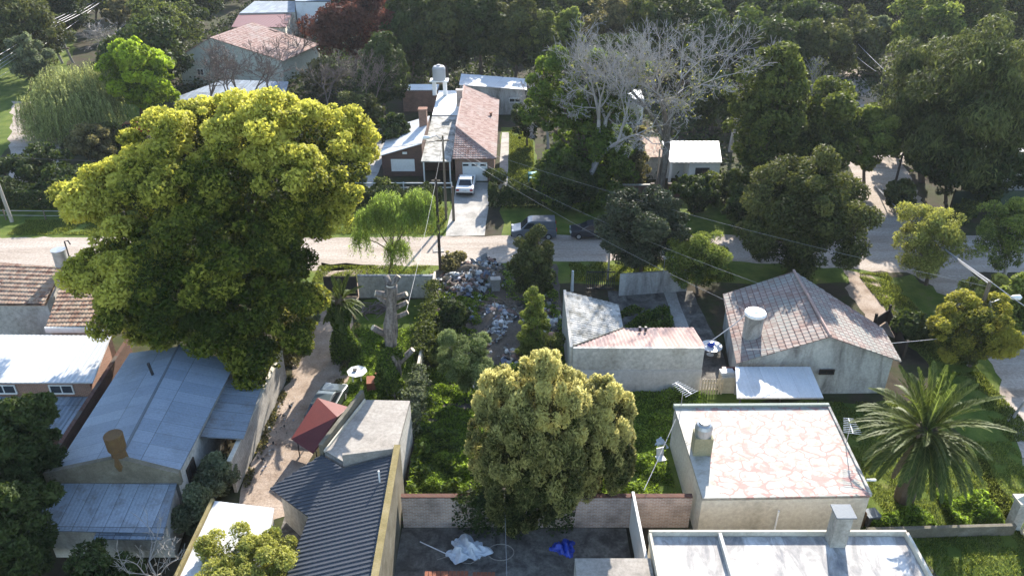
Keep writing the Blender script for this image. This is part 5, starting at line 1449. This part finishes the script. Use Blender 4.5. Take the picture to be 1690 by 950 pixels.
skel_tree('bare_tree', 'second leafless brown tree left of the gabled house lean-to', 385, 195, 75, 37, .2, mat='twig_brown', spread=.5, levels=7, wpx=90, rmin=.02)
skel_tree('bare_tree', 'leafless brown tree with fine twigs right of the gabled house', 462, 205, 55, 47, .22, mat='twig_brown', spread=.5, levels=8, wpx=110, rmin=.02)
skel_tree('bare_tree', 'leafless brown tree directly before the gable peak', 350, 190, 60, 48, .2, mat='twig_brown', spread=.5, levels=8, wpx=80, rmin=.02)
skel_tree('bare_tree', 'thin leafless tree in dark scrub left of the far brick house', 610, 215, 75, 38, .16, mat='twig_brown', spread=.4, levels=8, wpx=90, rmin=.016)
skel_tree('bare_tree', 'leafless scrubby tree below the long grey wall', 545, 195, 85, 39, .16, mat='twig_brown', spread=.5, levels=8, wpx=100, rmin=.016)
skel_tree('bare_tree', 'leafless grey scrub tree before the red roofed house', 505, 118, 20, 40, .2, mat='twig_brown', spread=.5, levels=7, wpx=90, rmin=.03)
skel_tree('bare_tree', 'leafless pale shrub tree beside the transformer pole lawn', 185, 110, 30, 41, .2, mat='twig', spread=.6, levels=7, wpx=95, rmin=.03)
skel_tree('bare_tree', 'bare twiggy sapling at the right edge over the sandy street', 1672, 690, 555, 42, .1, mat='twig', spread=.5, levels=7, wpx=70, rmin=.01)
skel_tree('bare_bush', 'tangled bare tan bush at the bottom left between roofs', 275, 985, 880, 43, .07, mat='twig', spread=.7, levels=6, wpx=110, trunk=.12, rmin=.008, cat='bush')
skel_tree('bare_tree', 'pale leafless twigs between the green trees at upper right', 1330, 190, 92, 44, .16, mat='twig', spread=.6, levels=7, wpx=85, leaves=(500, .15, 'yellow', (.3, 1)), rmin=.02)
skel_tree('bare_tree', 'white bare twigs beside the bright round tree at right', 1438, 215, 150, 45, .12, mat='bark_pale', spread=.6, levels=7, wpx=50, rmin=.02)

# right centre group
broad('conifer_tree', 'tall dark green tree with orange top right of the sycamore', 1245, 335, 72, 120, 34000, .2, 'mid', 51, bottom=.12, depth=.9, k=16, size=.36, uc=1262)
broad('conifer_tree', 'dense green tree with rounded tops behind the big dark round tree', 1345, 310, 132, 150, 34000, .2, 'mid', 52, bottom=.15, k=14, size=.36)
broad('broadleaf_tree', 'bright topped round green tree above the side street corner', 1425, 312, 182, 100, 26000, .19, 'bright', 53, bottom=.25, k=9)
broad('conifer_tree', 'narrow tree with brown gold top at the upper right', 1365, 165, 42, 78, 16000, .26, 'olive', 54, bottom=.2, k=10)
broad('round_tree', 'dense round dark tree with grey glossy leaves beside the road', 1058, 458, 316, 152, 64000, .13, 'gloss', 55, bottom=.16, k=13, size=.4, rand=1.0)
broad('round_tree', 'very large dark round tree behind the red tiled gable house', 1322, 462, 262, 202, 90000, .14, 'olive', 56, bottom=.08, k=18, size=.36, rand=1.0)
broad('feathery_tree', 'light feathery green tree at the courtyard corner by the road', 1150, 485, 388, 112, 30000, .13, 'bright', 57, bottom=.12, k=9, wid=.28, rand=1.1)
broad('bush', 'dark bush below the ivy tree beside the parked cars', 935, 345, 262, 95, 16000, .16, 'dark', 58, bottom=.02, k=9, cat='bush')
broad('bush', 'pale green bush in front of the white bungalow', 1195, 335, 285, 78, 12000, .14, 'mid', 59, bottom=.05, k=7, cat='bush')
broad('broadleaf_tree', 'yellowish shrub tree between ivy tree and white bungalow', 1045, 320, 215, 52, 12000, .16, 'brownish', 60, bottom=.05, k=8)

# far right
for a in ((1590, 330, 48, 210, 61, 'big feathery casuarina tree with drooping grey green sprays at right', 46000, 'feather'), (1520, 300, 70, 150, 62, 'dark casuarina tree left of the big feathery one', 30000, 'feather'), (1672, 300, 80, 120, 63, 'feathery dark tree at the right edge above the lilac roof', 22000, 'feather')):
    broad('casuarina_tree', a[5], a[0], a[1], a[2], a[3], a[6], .3, a[7], a[4], bottom=.15, k=16, size=.36, wid=.2, rand=.8, ax=1.2, axis=(0, 0, -1), sub=1.5)
broad('yellow_tree', 'small yellow leaved tree standing in the side street', 1528, 470, 345, 118, 26000, .12, 'yellow', 64, bottom=.12, k=9, wid=.3, rand=1.1)
broad('feathery_tree', 'light green airy tree at right edge beside the side street', 1655, 465, 335, 110, 18000, .13, 'bright', 65, bottom=.2, k=9, wid=.3, bark='bark_pale')
broad('bush', 'large rounded hedge like shrub around the twin pole', 1600, 604, 488, 128, 46000, .1, 'oliveyellow', 66, bottom=.02, k=9, tone_z=.35, cat='bush')
broad('bush', 'bright yellow green shrub top behind the twin pole', 1622, 530, 462, 80, 12000, .12, 'yellow', 67, bottom=.02, k=6, cat='bush')
broad('bush', 'green shrub at right edge above the sandy street', 1672, 560, 470, 70, 14000, .13, 'bright', 68, bottom=.02, k=7, cat='bush')

# the laurels and the lot
UPV = np.array([0, 0, 1.0])
broad('laurel_tree', 'big cream tipped laurel tree, the taller left one of the pair', 872, 862, 598, 205, 130000, .11, 'laurel', 71, bottom=.03, k=8, size=.58, sats=False, wid=.34, ax=1.5, rand=.7, sub=.34, depth=.9, flat=1.5, tone_z=.3)  # height tone paints the lit top and dark foot into the leaves
broad('laurel_tree', 'cream tipped laurel tree, the lower right one of the pair', 975, 838, 622, 150, 95000, .11, 'laurel', 72, bottom=.03, k=7, size=.58, sats=False, wid=.34, ax=1.5, rand=.7, sub=.34, uc=982, flat=1.5, tone_z=.3)
broad('conifer_tree', 'narrow bright green young conifer at the edge of the rubbish', 880, 600, 478, 62, 30000, .09, 'bright', 73, bottom=.02, k=16, cone=True, wid=.3, ax=.8, sub=.3)
broad('casuarina_sapling', 'light feathery young casuarina in front of the rubbish', 770, 652, 556, 96, 30000, .13, 'sap', 74, bottom=.12, k=10, wid=.16, ax=.9, rand=.9)
broad('bush', 'dark brownish bush beside the road behind the rubbish lot', 878, 490, 392, 82, 22000, .12, 'olive', 75, bottom=.02, k=8, cat='bush')
broad('bush', 'dark leafy bush against the boundary wall beside the rubbish', 745, 545, 497, 66, 10000, .13, 'dark', 76, bottom=.02, k=6, cat='bush')
broad('bush', 'leafy bush along the boundary wall below the dark one', 715, 600, 560, 62, 9000, .13, 'mid', 77, bottom=.02, k=6, cat='bush')
broad('bush', 'small bush hugging the left wall of the grey L shaped house', 905, 600, 560, 50, 8000, .11, 'mid', 78, bottom=.02, k=5, cat='bush')
broad('bush', 'pale shrub at the road edge above the rubbish heap', 745, 445, 418, 48, 5000, .12, 'brownish', 79, bottom=.02, k=5, cat='bush')

# left bottom
broad('dark_tree', 'very dark tree mass at the left edge below the tiled house', 40, 850, 660, 130, 40000, .14, 'dark', 81, bottom=.03, k=12)
broad('dark_tree', 'dark bush filling the lower left corner', 10, 965, 810, 140, 26000, .14, 'dark', 82, bottom=.02, k=10, cat='bush')
broad('bush', 'grey green shrub between blue roofed house and driveway wall', 352, 815, 762, 70, 14000, .1, 'grey', 83, bottom=.02, k=7, cat='bush')
broad('bush', 'lower grey green shrub beside the white roofed shed', 318, 880, 815, 60, 12000, .1, 'grey', 84, bottom=.02, k=6, cat='bush')
broad('shrub_tree', 'yellow green shrub tree covering the bottom of white shed roof', 402, 1010, 903, 175, 60000, .075, 'yellow', 85, bottom=.05, k=8, size=.5, sub=.4)
broad('bush', 'small green bush top against the white shed roof', 447, 940, 880, 32, 5000, .09, 'bright', 86, bottom=.02, k=5, cat='bush')
broad('bush', 'grey leaved bush beside the driveway gate under the huge tree', 500, 545, 465, 48, 9000, .12, 'grey', 87, bottom=.02, k=6, cat='bush')
broad('bush', 'sunny bush on the left edge of the dirt driveway', 480, 600, 520, 50, 9000, .13, 'brownish', 88, bottom=.02, k=6, cat='bush')
broad('dark_tree', 'dark shrub mass under the front roof of the blue house', 160, 1000, 925, 140, 12000, .12, 'dark', 89, bottom=.02, k=8, cat='bush')

# hedges and shrubs across the road
def hedge(label, a, b, w, h, n, leaf, mat, seed):
    a, b = Vector(a), Vector(b); d = (b - a); nn = Vector((-d.y, d.x, 0)).normalized()
    def fn(rng, n):
        f = rng.random(n); s = rng.uniform(-1, 1, n); z = rng.random(n) ** .5
        side = rng.random(n) < .5
        s = np.where(side, np.sign(s) * (.85 + .15 * rng.random(n)), s); z = np.where(side, z, .9 + .15 * rng.random(n))
        bulge = 1 + .15 * np.sin(f * 23) + .1 * np.sin(f * 57 + 1)
        C = np.outer(1 - f, a) + np.outer(f, b) + np.outer(s * w / 2 * bulge, nn); C[:, 2] = z * h * bulge
        N = np.outer(s, nn); N[:, 2] = np.where(side, .3, 1)
        return C, N
    st = MB().prism([a + nn * w * .36, b + nn * w * .36, b - nn * w * .36, a - nn * w * .36], z0=0) if False else None
    tt_ = thing('hedge', label, 'hedge', (a + b) / 2)
    rng = np.random.default_rng(seed); C, N = fn(rng, n)
    link('foliage', leaf_mesh('foliage', C, N, leaf, leaf * .55, rng.random(n), rng), tt_, LM[mat])
    core = MB()
    for k in range(9):
        p = a.lerp(b, (k + .5) / 9); core.tube([(p.x, p.y, 0), (p.x + .1, p.y, h * .5), (p.x + .3, p.y + .1, h * .8)], [.06, .05, .02], 5)
    core.build('stem', M['bark'], tt_)
hedge('dark clipped hedge right of the white saloon car', (-2.4, 74.6, 0), (4.0, 74.6, 0), 1.6, 1.9, 22000, .11, 'dark', 1)
hedge('dark shaded hedge behind the street willow left of driveway', (-21.5, 74.8, 0), (-7.2, 74.8, 0), 1.6, 1.7, 34000, .12, 'dark', 2)
hedge('dark shaded hedge behind the wire fence at left', (-66, 75.2, 0), (-26, 74.2, 0), 2.6, 1.9, 40000, .18, 'dark', 3)
hedge('low green hedge beside the verge of the side street', (41, 68, 0), (46, 72.5, 0), 1.4, 1.3, 9000, .14, 'mid', 4)
broad('bush', 'green shrub beside the pale path left of the far house', 592, 312, 272, 40, 5000, .15, 'grey', 90, bottom=.02, k=5, cat='bush')
broad('bush', 'small garden bush left of the far brick house wall', 630, 318, 296, 42, 4000, .14, 'mid', 91, bottom=.02, k=5, cat='bush')
broad('bush', 'small shrub at the right corner of the garage wing', 822, 305, 282, 32, 3500, .13, 'mid', 92, bottom=.02, k=5, cat='bush')

# ================================================================== the woods behind
rowsB = [
 (45, 125, -10, 150, 'olive', 'dark round tree at the top left corner', 16000), (10, 95, -40, 110, 'dark', 'dark tree cut by the left edge near the top', 12000), (105, 70, -30, 110, 'dark', 'dark tree behind the transformer pole', 12000),
 (50, 150, 60, 70, 'grey', 'pale grey green tree below the overhead cables', 9000), (160, 45, -45, 90, 'mid', 'green tree top near the far pole at upper left', 9000), (205, 62, -5, 52, 'brownish', 'small yellowish tree beside the distant pole', 6000),
 (280, 75, -25, 105, 'dark', 'dark tree behind the vivid green tree', 13000), (335, 45, -40, 90, 'dark', 'dark tree above the gabled house ridge', 10000), (240, 115, 50, 60, 'grey', 'soft grey green shrub behind the vivid green tree top', 6000),
 (585, 128, -25, 150, 'maroon', 'large maroon brown tree beside the white block', 18000), (462, 120, 78, 46, 'maroon', 'small maroon shrub right of the gabled house', 4000), (530, 165, 98, 62, 'brownish', 'yellowish scrub below the long grey wall', 6000),
 (635, 195, 60, 88, 'dark', 'dark scrub tree left of the far brick house', 13000), (590, 235, 155, 80, 'olive', 'low dark scrub behind the huge tree crown', 9000), (680, 130, -10, 110, 'dark', 'dark tree above the far house water tank', 18000),
 (740, 135, -20, 105, 'olive', 'tall dark tree directly behind the far house', 18000), (795, 130, -25, 105, 'dark', 'tall dark tree right of the far house tank', 18000), (850, 135, -5, 95, 'olive', 'dark tree with lit right side behind the pale back wing', 16000),
 (725, 60, -60, 120, 'dark', 'farther dark tree in the top centre row', 9000), (890, 140, 12, 62, 'mid', 'green tree with lit lumps left of the lilac crown', 11000), (935, 120, 18, 62, 'bright', 'yellow green lit tree behind the ivy tree', 11000),
 (1010, 100, -8, 92, 'brownish', 'yellowish tree at the top behind the bare crowns', 11000), (1075, 110, 0, 80, 'mid', 'green tree behind the sycamore top', 10000), (1140, 120, -20, 110, 'dark', 'dark tree behind the right side of the sycamore', 12000),
 (1195, 60, -40, 90, 'dark', 'dark tree at the top right of the sycamore', 10000), (1232, 135, 18, 66, 'bright', 'rounded green tree with lit edge at the top', 11000), (1240, 60, -20, 50, 'bright', 'pale green tree at the top edge near the lane', 7000),
 (1170, 215, 120, 90, 'dark', 'dark undergrowth tree behind the sycamore trunk', 12000), (1310, 20, -60, 110, 'dark', 'dark tree over the shaded upper lane', 9000), (1400, 15, -60, 110, 'dark', 'second dark tree over the shaded upper lane', 9000),
 (1440, 112, 25, 70, 'grey', 'grey green shrub tree beside the two sloping cables', 10000), (1525, 120, -12, 120, 'bright', 'yellow green edged tree at the upper right', 16000), (1600, 110, -30, 120, 'mid', 'green tree at the top right', 14000),
 (1665, 95, -25, 90, 'olive', 'olive tree in the top right corner', 12000), (1645, 75, 18, 46, 'yellow', 'small yellow topped tree near the top right corner', 5000), (1480, 260, 150, 80, 'dark', 'dark low tree under the casuarinas', 12000),
 (1560, 335, 210, 110, 'dark', 'dark tree below the casuarinas beside the fence', 14000), (1640, 350, 240, 90, 'dark', 'dark shrub in front of the lilac roofed house', 9000), (1485, 352, 300, 50, 'olive', 'dark bush at the right bank of the side street', 6000),
 (650, 260, 190, 60, 'dark', 'dark bush left of the brick house wing', 8000), (870, 240, 165, 60, 'dark', 'dark bush right of the pale back wing', 7000), (1020, 160, 60, 100, 'dark', 'dark tree filling the gap under the bare crowns', 12000),
 (180, 248, 205, 60, 'olive', 'low olive bush under the vivid green tree', 5000), (60, 300, 245, 100, 'dark', 'low dark bush left of the huge tree', 7000), (120, 330, 275, 110, 'dark', 'dark scrub beneath the left lobe of the huge tree', 8000),
 (1150, 350, 290, 70, 'dark', 'dark bush before the brick garden wall', 7000), (1230, 385, 310, 80, 'dark', 'dark scrub between the round trees across the road', 9000), (1505, 560, 520, 60, 'dark', 'low dark bush on the bank beside the gable house', 6000),
]
for i, (u, v, vt, w, mt, lab, n) in enumerate(rowsB):
    bush = (v - vt) < 75
    broad('bush' if bush else 'forest_tree', lab, u, v, vt, w, n, .3 if v < 140 else .22, mt, 200 + i, bottom=.03 if bush else .12, k=9, size=.4, cat='bush' if bush else 'tree', maxn=8)

# filler trees of the far wood: five crowns, copied
protos = []
spots = [(250, 20), (310, -15), (370, 8), (420, -20), (640, 60), (700, 40), (760, 75), (820, 45), (880, 70), (940, 50), (1000, 30), (1060, 60), (1120, 45), (1180, 30), (1260, 70), (1300, 40), (1345, 75), (1400, 50), (1455, 30), (1500, 60), (1560, 30), (1620, 45), (1680, 20),
         (130, 25), (60, 40), (20, 70), (560, 40), (520, 10), (600, 5), (660, 0), (720, 0), (790, 5), (850, 0), (910, -5), (970, 0), (1030, -5), (1100, 0), (1160, -10), (1220, -8), (1290, -15), (1350, -12), (1420, -20), (1480, -15), (1540, -20), (1610, -10), (1675, -25), (1310, 110), (1390, 120), (1290, 150), (1130, 140), (1200, 160),  (290, 105), (255, 150)]
rg = np.random.default_rng(91)
for i, (u, v) in enumerate(spots):
    lab = 'dark crown among the closely packed trees of the wood at the top'
    if i < 6:
        o = broad('wood_tree', lab, u, v, v - 75, 88, 11000, .3, ('dark', 'olive', 'dark', 'mid', 'dark', 'olive')[i], 400 + i, bottom=.1, k=10, group='packed trees of the upper wood', maxn=7)
        protos.append(o)
    else:
        src = protos[i % 6]
        o = src.copy(); COL.objects.link(o)
        for ch in [c for c in bpy.data.objects if c.parent == src]:
            q = ch.copy(); COL.objects.link(q); q.parent = o
        p = P(u, v); o.location = p
        d = .85 + .4 * rg.random()
        o.scale = (d, d, d * (.9 + .3 * rg.random())); o.rotation_euler = (0, 0, rg.uniform(0, 6.28))

# far woods beyond the frame top, one mass
def far(rng, n):
    x = rng.uniform(-190, 190, n); y = rng.uniform(205, 330, n)
    hgt = 9 + 5 * np.sin(x * .21) * np.sin(y * .17 + x * .05) + 2 * np.sin(x * .6)
    z = hgt * rng.random(n) ** .35
    return np.stack([x, y, z], 1), np.stack([rng.normal(size=n) * .3, -np.ones(n) * .4, np.ones(n) * .6], 1)
cloud_thing('woods', 'dark continuous woods along the very top of the photo', 'woods', None, far, 60000, .6, 'dark', 5, kind='stuff')

# ================================================================== stump
sb = Vector((-7.85, 41.8, 0))
t = thing('tree_stump', 'tall topped tree trunk with sawn branch stubs and ivy covered foot', 'tree stump', sb)
tr = [sb, sb + Vector((0, 0, 2)), sb + Vector((.05, 0, 4.5)), sb + Vector((.3, 0, 7.0)), sb + Vector((.45, 0, 9.0))]
rgs = np.random.default_rng(12); mb = MB(); n_ = 26; sd = 18; vs = []
for i in range(n_):
    z = 9.0 * i / (n_ - 1); r = .56 - .24 * (z / 9) ** .7 + .16 * math.exp(-z) + .05 * math.sin(z * 2.3)
    for k in range(sd):
        a = 2 * math.pi * k / sd
        rr = r * (1 + .10 * math.sin(3 * a + z * .5) + .06 * math.sin(7 * a - z * .8) + rgs.uniform(-.05, .05))
        vs.append((sb.x + .05 * z + .08 * math.sin(z * .9) + rr * math.cos(a), sb.y + rr * math.sin(a), z))
mb.add(vs, [(i * sd + k, i * sd + (k + 1) % sd, (i + 1) * sd + (k + 1) % sd, (i + 1) * sd + k) for i in range(n_ - 1) for k in range(sd)] + [tuple(range((n_ - 1) * sd, n_ * sd))])
mb.build('trunk', M['bark_grey'], t)
MB().tube([sb + Vector((.45, 0, 9.0)), sb + Vector((.45, 0, 9.03))], .26, 14).build('cut_face', M['cut'], t)
for z, dx, dy, dz, r in ((8.0, 1.0, -.1, .5, .17), (8.3, -.9, -.2, .3, .2), (7.3, 1.0, .1, .5, .15), (6.6, 1.0, .2, .4, .14), (5.2, -1.1, -.3, 1.0, .2), (8.8, -.3, .5, .6, .2), (8.9, .5, .3, .6, .17), (2.9, 1.3, .2, 1.3, .19), (7.6, -.8, .4, .4, .17)):
    p0 = sb + Vector((.05 + z * .045, 0, z)); d = Vector((dx, dy, dz))
    s = MB().tube([p0, p0 + d * .6, p0 + d], [r * 1.25, r * 1.05, r], 9).build('branch_stub', M['bark_grey'], t, smooth=True)
    MB().tube([p0 + d, p0 + d * 1.02], r * .92, 9).build('cut_face', M['cut'], s)
rng = np.random.default_rng(77)
n = 16000
z = rng.random(n) ** 1.15 * 4.7; a = rng.uniform(0, 6.283, n); r = (.92 - .07 * z + .25 * np.sin(a * 3 + z * 2)) * rng.uniform(.75, 1.1, n)
C = np.stack([sb.x + r * np.cos(a), sb.y + r * np.sin(a), z + .1], 1); N = np.stack([np.cos(a), np.sin(a), np.full(n, .3)], 1)
link('ivy', leaf_mesh('ivy', C, N, .09, .06, rng.random(n), rng), t, LM['ivy'])

# ================================================================== palms
def frond(base, az, el, ln, droop, rng, lfl=.55, n=62):
    """arching rachis and its leaflets"""
    d = np.array([math.cos(az) * math.cos(el), math.sin(az) * math.cos(el), math.sin(el)])
    p = np.array(base, float); pts = [p.copy()]
    for k in range(n):
        d = d + np.array([0, 0, -droop / n]); d /= np.linalg.norm(d)
        p = p + d * ln / n; pts.append(p.copy())
    Q = []; T = []
    side0 = np.array([-math.sin(az), math.cos(az), 0])
    for k in range(4, n):
        f = k / n
        dd = pts[k + 1 if k + 1 <= n else k] - pts[k - 1]; dd /= np.linalg.norm(dd)
        up = np.cross(side0, dd) * -1
        if up[2] < 0: up = -up
        l = lfl * (math.sin(math.pi * min(1, .12 + f * .86)) ** .6) * rng.uniform(.85, 1.1)
        for s in (-1, 1):
            o = side0 * s * .62 + dd * 1.0 + up * .38 + rng.normal(size=3) * .08
            o /= np.linalg.norm(o)
            w = np.cross(o, up); w /= np.linalg.norm(w)
            c0 = pts[k]; tip = c0 + o * l + np.array([0, 0, -.12 * l]); m_ = c0 + o * l * .45
            Q.append([c0, m_ + w * .036, tip, m_ - w * .036]); T.append(.25 + .5 * rng.random())
    # rachis
    for k in range(0, n - 1, 3):
        a, b_ = pts[k], pts[min(n, k + 3)]
        w = side0 * (.05 * (1 - k / n) + .008)
        Q.append([a - w, a + w, b_ + w, b_ - w]); T.append(1.0)
    return np.array(Q), np.array(T)

def palm(name, label, base, h, ln, nf, seed, r0, dead=8, lfl=.55):
    rng = np.random.default_rng(seed)
    t = thing(name, label, 'palm tree', base)
    b = Vector(base)
    pts = [b + Vector((0, 0, h * k / 8 - .1)) for k in range(9)]
    MB().tube(pts, [r0 * (1.15 - .03 * k + (.12 if k % 2 else 0)) for k in range(9)], 14).build('trunk', M['bark'], t)
    MB().lathe([(r0 * 1.1, 0), (r0 * 1.5, .35), (r0 * 1.2, .8), (r0 * .4, 1.05)], b + Vector((0, 0, h - .5)), 14).build('crown_shaft', M['bark'], t, smooth=True)
    for k in range(nf):
        f = (k + .5) / nf
        az = k * 2.39996 + rng.uniform(-.2, .2)
        el = R(84 - 118 * f ** .9) + rng.uniform(-.08, .08)
        Q, T = frond((b.x + .2 * math.cos(az), b.y + .2 * math.sin(az), h + .25 - .5 * f), az, el, ln * rng.uniform(.86, 1.08), rng.uniform(.9, 1.35) * (.55 + .45 * math.cos(el)), rng, lfl)
        link('frond', quads('frond', Q, T), t, LM['palm'])
    for k in range(dead):
        az = rng.uniform(0, 6.28)
        Q, T = frond((b.x + .3 * math.cos(az), b.y + .3 * math.sin(az), h - .4), az, R(-50) + rng.uniform(-.2, .2), ln * .7, .6, rng, lfl * .8)
        link('dead_frond', quads('dead_frond', Q, T), t, LM['deadpalm'])
palm('palm_tree', 'large date palm with wide arching fronds at lower right', Vector((P(1528, 712, 4.9).x, P(1528, 712, 4.9).y, 0)), 4.9, 3.75, 80, 5, .45, dead=9, lfl=.52)
palm('palm_tree', 'small palm with ivy covered trunk beside the driveway', Vector((-12.0, 47.4, 0)), 4.6, 1.7, 26, 6, .25, dead=3, lfl=.4)
def ivycol(rng, n):
    z = rng.random(n) * 4.4; a = rng.uniform(0, 6.283, n); r = (.75 + .3 * np.sin(a * 2 + z * 1.7)) * rng.uniform(.7, 1.1, n) * (1 - .04 * z)
    return np.stack([-12.0 + r * np.cos(a), 47.2 + r * np.sin(a), z + .05], 1), np.stack([np.cos(a), np.sin(a), np.full(n, .3)], 1)
cloud_thing('ivy', 'ivy climbing the trunk of the small palm by the driveway', 'ivy', (-12, 47.2, 0), ivycol, 14000, .1, 'ivy', 7)

# ================================================================== creepers, undergrowth, grass
def creeper(label, a, b, zt, w, n, mat, seed, leaf=.1):
    a, b = np.array(a, float), np.array(b, float)
    def fn(rng, n):
        f = rng.random(n)
        clump = np.clip(.5 + .3 * np.sin(f * 7.3 + seed) + .25 * np.sin(f * 19.7 + 2 * seed) + .2 * np.sin(f * 43 + seed) + .12 * rng.normal(size=n), 0, 1)
        keep = rng.random(n) < .25 + .75 * clump
        f = f[keep]; m_ = len(f); clump = clump[keep]
        base = np.outer(1 - f, a) + np.outer(f, b)
        d = b - a; nn = np.array([-d[1], d[0]]); nn = nn / np.linalg.norm(nn)
        s = rng.normal(size=m_) * .45 * w * (.4 + clump)
        z = np.where(rng.random(m_) < .45, zt + rng.random(m_) * .3 * clump, rng.random(m_) * zt)
        return np.stack([base[:, 0] + s * nn[0], base[:, 1] + s * nn[1], z], 1), np.stack([nn[0] * np.sign(s), nn[1] * np.sign(s), np.full(m_, .6)], 1)
    return cloud_thing('creeper', label, 'creeper', ((a[0] + b[0]) / 2, (a[1] + b[1]) / 2, 0), fn, n, leaf, mat, seed)
creeper('leafy creeper hanging over the middle of the pale boundary wall', (-6.3, 55), (-6.3, 45), 2.05, .65, 13000, 'mid', 3)
creeper('greyish creeper trailing over the lower end of boundary wall', (-6.2, 43.5), (-6.2, 38), 2.0, .7, 9000, 'grey', 4)
creeper('dark creeper hanging from the brick wall under the laurel', (-3.2, 31.0), (3.4, 31.0), 2.2, .8, 16000, 'dark', 5)

def cover(label, name, polys, n, leaf, mat, seed, h=.3, cl=.8, wid=.5, grass=False):
    """ground cover scattered in world polygons (x0,y0,x1,y1), clumpy"""
    def fn(rng, n):
        A = np.array([(p[2] - p[0]) * (p[3] - p[1]) for p in polys]); A = A / A.sum()
        k = rng.choice(len(polys), size=n, p=A); Q = np.array(polys)[k]
        x = Q[:, 0] + rng.random(n) * (Q[:, 2] - Q[:, 0]); y = Q[:, 1] + rng.random(n) * (Q[:, 3] - Q[:, 1])
        den = np.zeros_like(x)
        for q in range(7):
            an, fq, ph = rng.uniform(0, 6.28), rng.uniform(.7, 4.5), rng.uniform(0, 6.28)
            den += .42 * np.sin((x * math.cos(an) + y * math.sin(an)) * fq + ph + .8 * np.sin(y * .9 + ph))
        keep = den > -cl + rng.normal(size=n) * .3
        x, y, den = x[keep], y[keep], den[keep]
        z = h * (rng.random(len(x)) ** .7) * np.clip(.45 + .55 * den, .15, 1.4) + .02
        return np.stack([x, y, z], 1), rng.normal(size=(len(x), 3)) * .5 + np.array([0, 0, .8])
    rng = np.random.default_rng(seed); C, N = fn(rng, n)
    if grass:
        me = leaf_mesh(name, C, rng.normal(size=C.shape) * [1, 1, .2], leaf, leaf * wid, rng.random(len(C)), rng, .3, np.tile([0, 0, 1.0], (len(C), 1)), 2.0)
    else:
        me = leaf_mesh(name, C, N, leaf, leaf * wid, rng.random(len(C)), rng)
    tag(link(name, me, None, LM[mat]), label, name.replace('_', ' '), None, 'stuff')
cover('rank green weeds covering the near half of the vacant lot', 'weeds', [(-5.9, 31.4, -1.0, 45.5), (-6, 31.3, -2.5, 40), (-2.5, 38, 3.8, 45.5)], 80000, .1, 'weed', 1, .55, .9)
cover('big leaved weeds along the foot of the terrace side wall', 'weeds', [(-5.9, 32, -3.4, 38.5), (-5.9, 31.6, -3.0, 34)], 9000, .2, 'ivy', 2, .8, .6)
cover('thin weeds through the rubbish strewn half of the vacant lot', 'weeds', [(-6, 45, 3.8, 61), (1.2, 44, 3.8, 57), (-6, 44, -2.6, 56)], 42000, .09, 'weed', 3, .45, .35)
cover('bright ground cover in the yard around the stump', 'ground_cover', [(-12, 40, -6.6, 51)], 42000, .075, 'weed', 4, .22, .7)
cover('lush weeds in the strip left of the cream flat roofed house', 'weeds', [(4.2, 31.4, 9.4, 42.8), (6.2, 31.4, 8.6, 37.5), (5, 38, 13, 43)], 42000, .09, 'weed', 6, .5, .9)
cover('grass blades on the yard around the palm', 'grass', [(19, 24.5, 27, 42), (26.8, 24.5, 31, 38)], 70000, .085, 'grassb', 7, .06, .9, .18, True)
cover('grass blades on both road verges', 'grass', [(-17, 58.3, -6.8, 61.4), (-21, 67.8, -6.5, 74), (5, 58.5, 19, 62), (-48, 67.6, -21, 71)], 90000, .11, 'grassb', 8, .07, .8, .2, True)
cover('grass blades along the side street bank', 'grass', [(29.8, 46, 32.5, 60), (31, 38, 33, 48)], 30000, .11, 'grassb', 9, .09, .5, .2, True)
cover('grass blades on the lawn right of the far house', 'grass', [(-.3, 76, 2.6, 99)], 24000, .12, 'grassb', 10, .05, 1.4, .2, True)
cover('shrubby plants in the shaded courtyard', 'weeds', [(8.4, 48, 12.4, 54)], 9000, .13, 'ivy', 11, .7, .5)
cover('low plants under the palm by the low wall', 'weeds', [(24.2, 30.8, 27.0, 33.5), (19.5, 30.8, 23, 32)], 9000, .12, 'weed', 12, .6, .8)
cover('weeds along the edges of the dirt driveway', 'weeds', [(-15.7, 34, -15.2, 45), (-12.2, 41, -11.6, 52), (-16.5, 46, -15.2, 57)], 8000, .09, 'brownish', 13, .3, .4)
cover('rough scrub under the woods behind the far houses', 'undergrowth', [(-60, 112, 60, 205), (-46, 76, -17, 108), (4, 78, 36, 112), (45, 82, 85, 130), (50, 130, 130, 240), (-130, 190, 130, 240), (-60, 112, 0, 200)], 200000, .3, 'dark', 14, 1.2, .7)
# ================================================================== haze
hz = MB().box((0, 320, 16.5), (880, 800, 35)).build('haze', None)
hz.location = (0, 0, 0)
hm = bpy.data.materials.new('haze'); hm.use_nodes = True
hn = hm.node_tree
hn.nodes.remove(hn.nodes["Principled BSDF"])
pv = hn.nodes.new("ShaderNodeVolumePrincipled")
pv.inputs["Color"].default_value = (.80, .88, 1.0, 1)
pv.inputs["Density"].default_value = 0.00011
pv.inputs["Anisotropy"].default_value = 0.25
hn.links.new(pv.outputs[0], hn.nodes["Material Output"].inputs["Volume"])
hz.data.materials.append(hm)
tag(hz, 'thin pale daylight haze over the whole neighbourhood', 'haze', None, 'stuff')
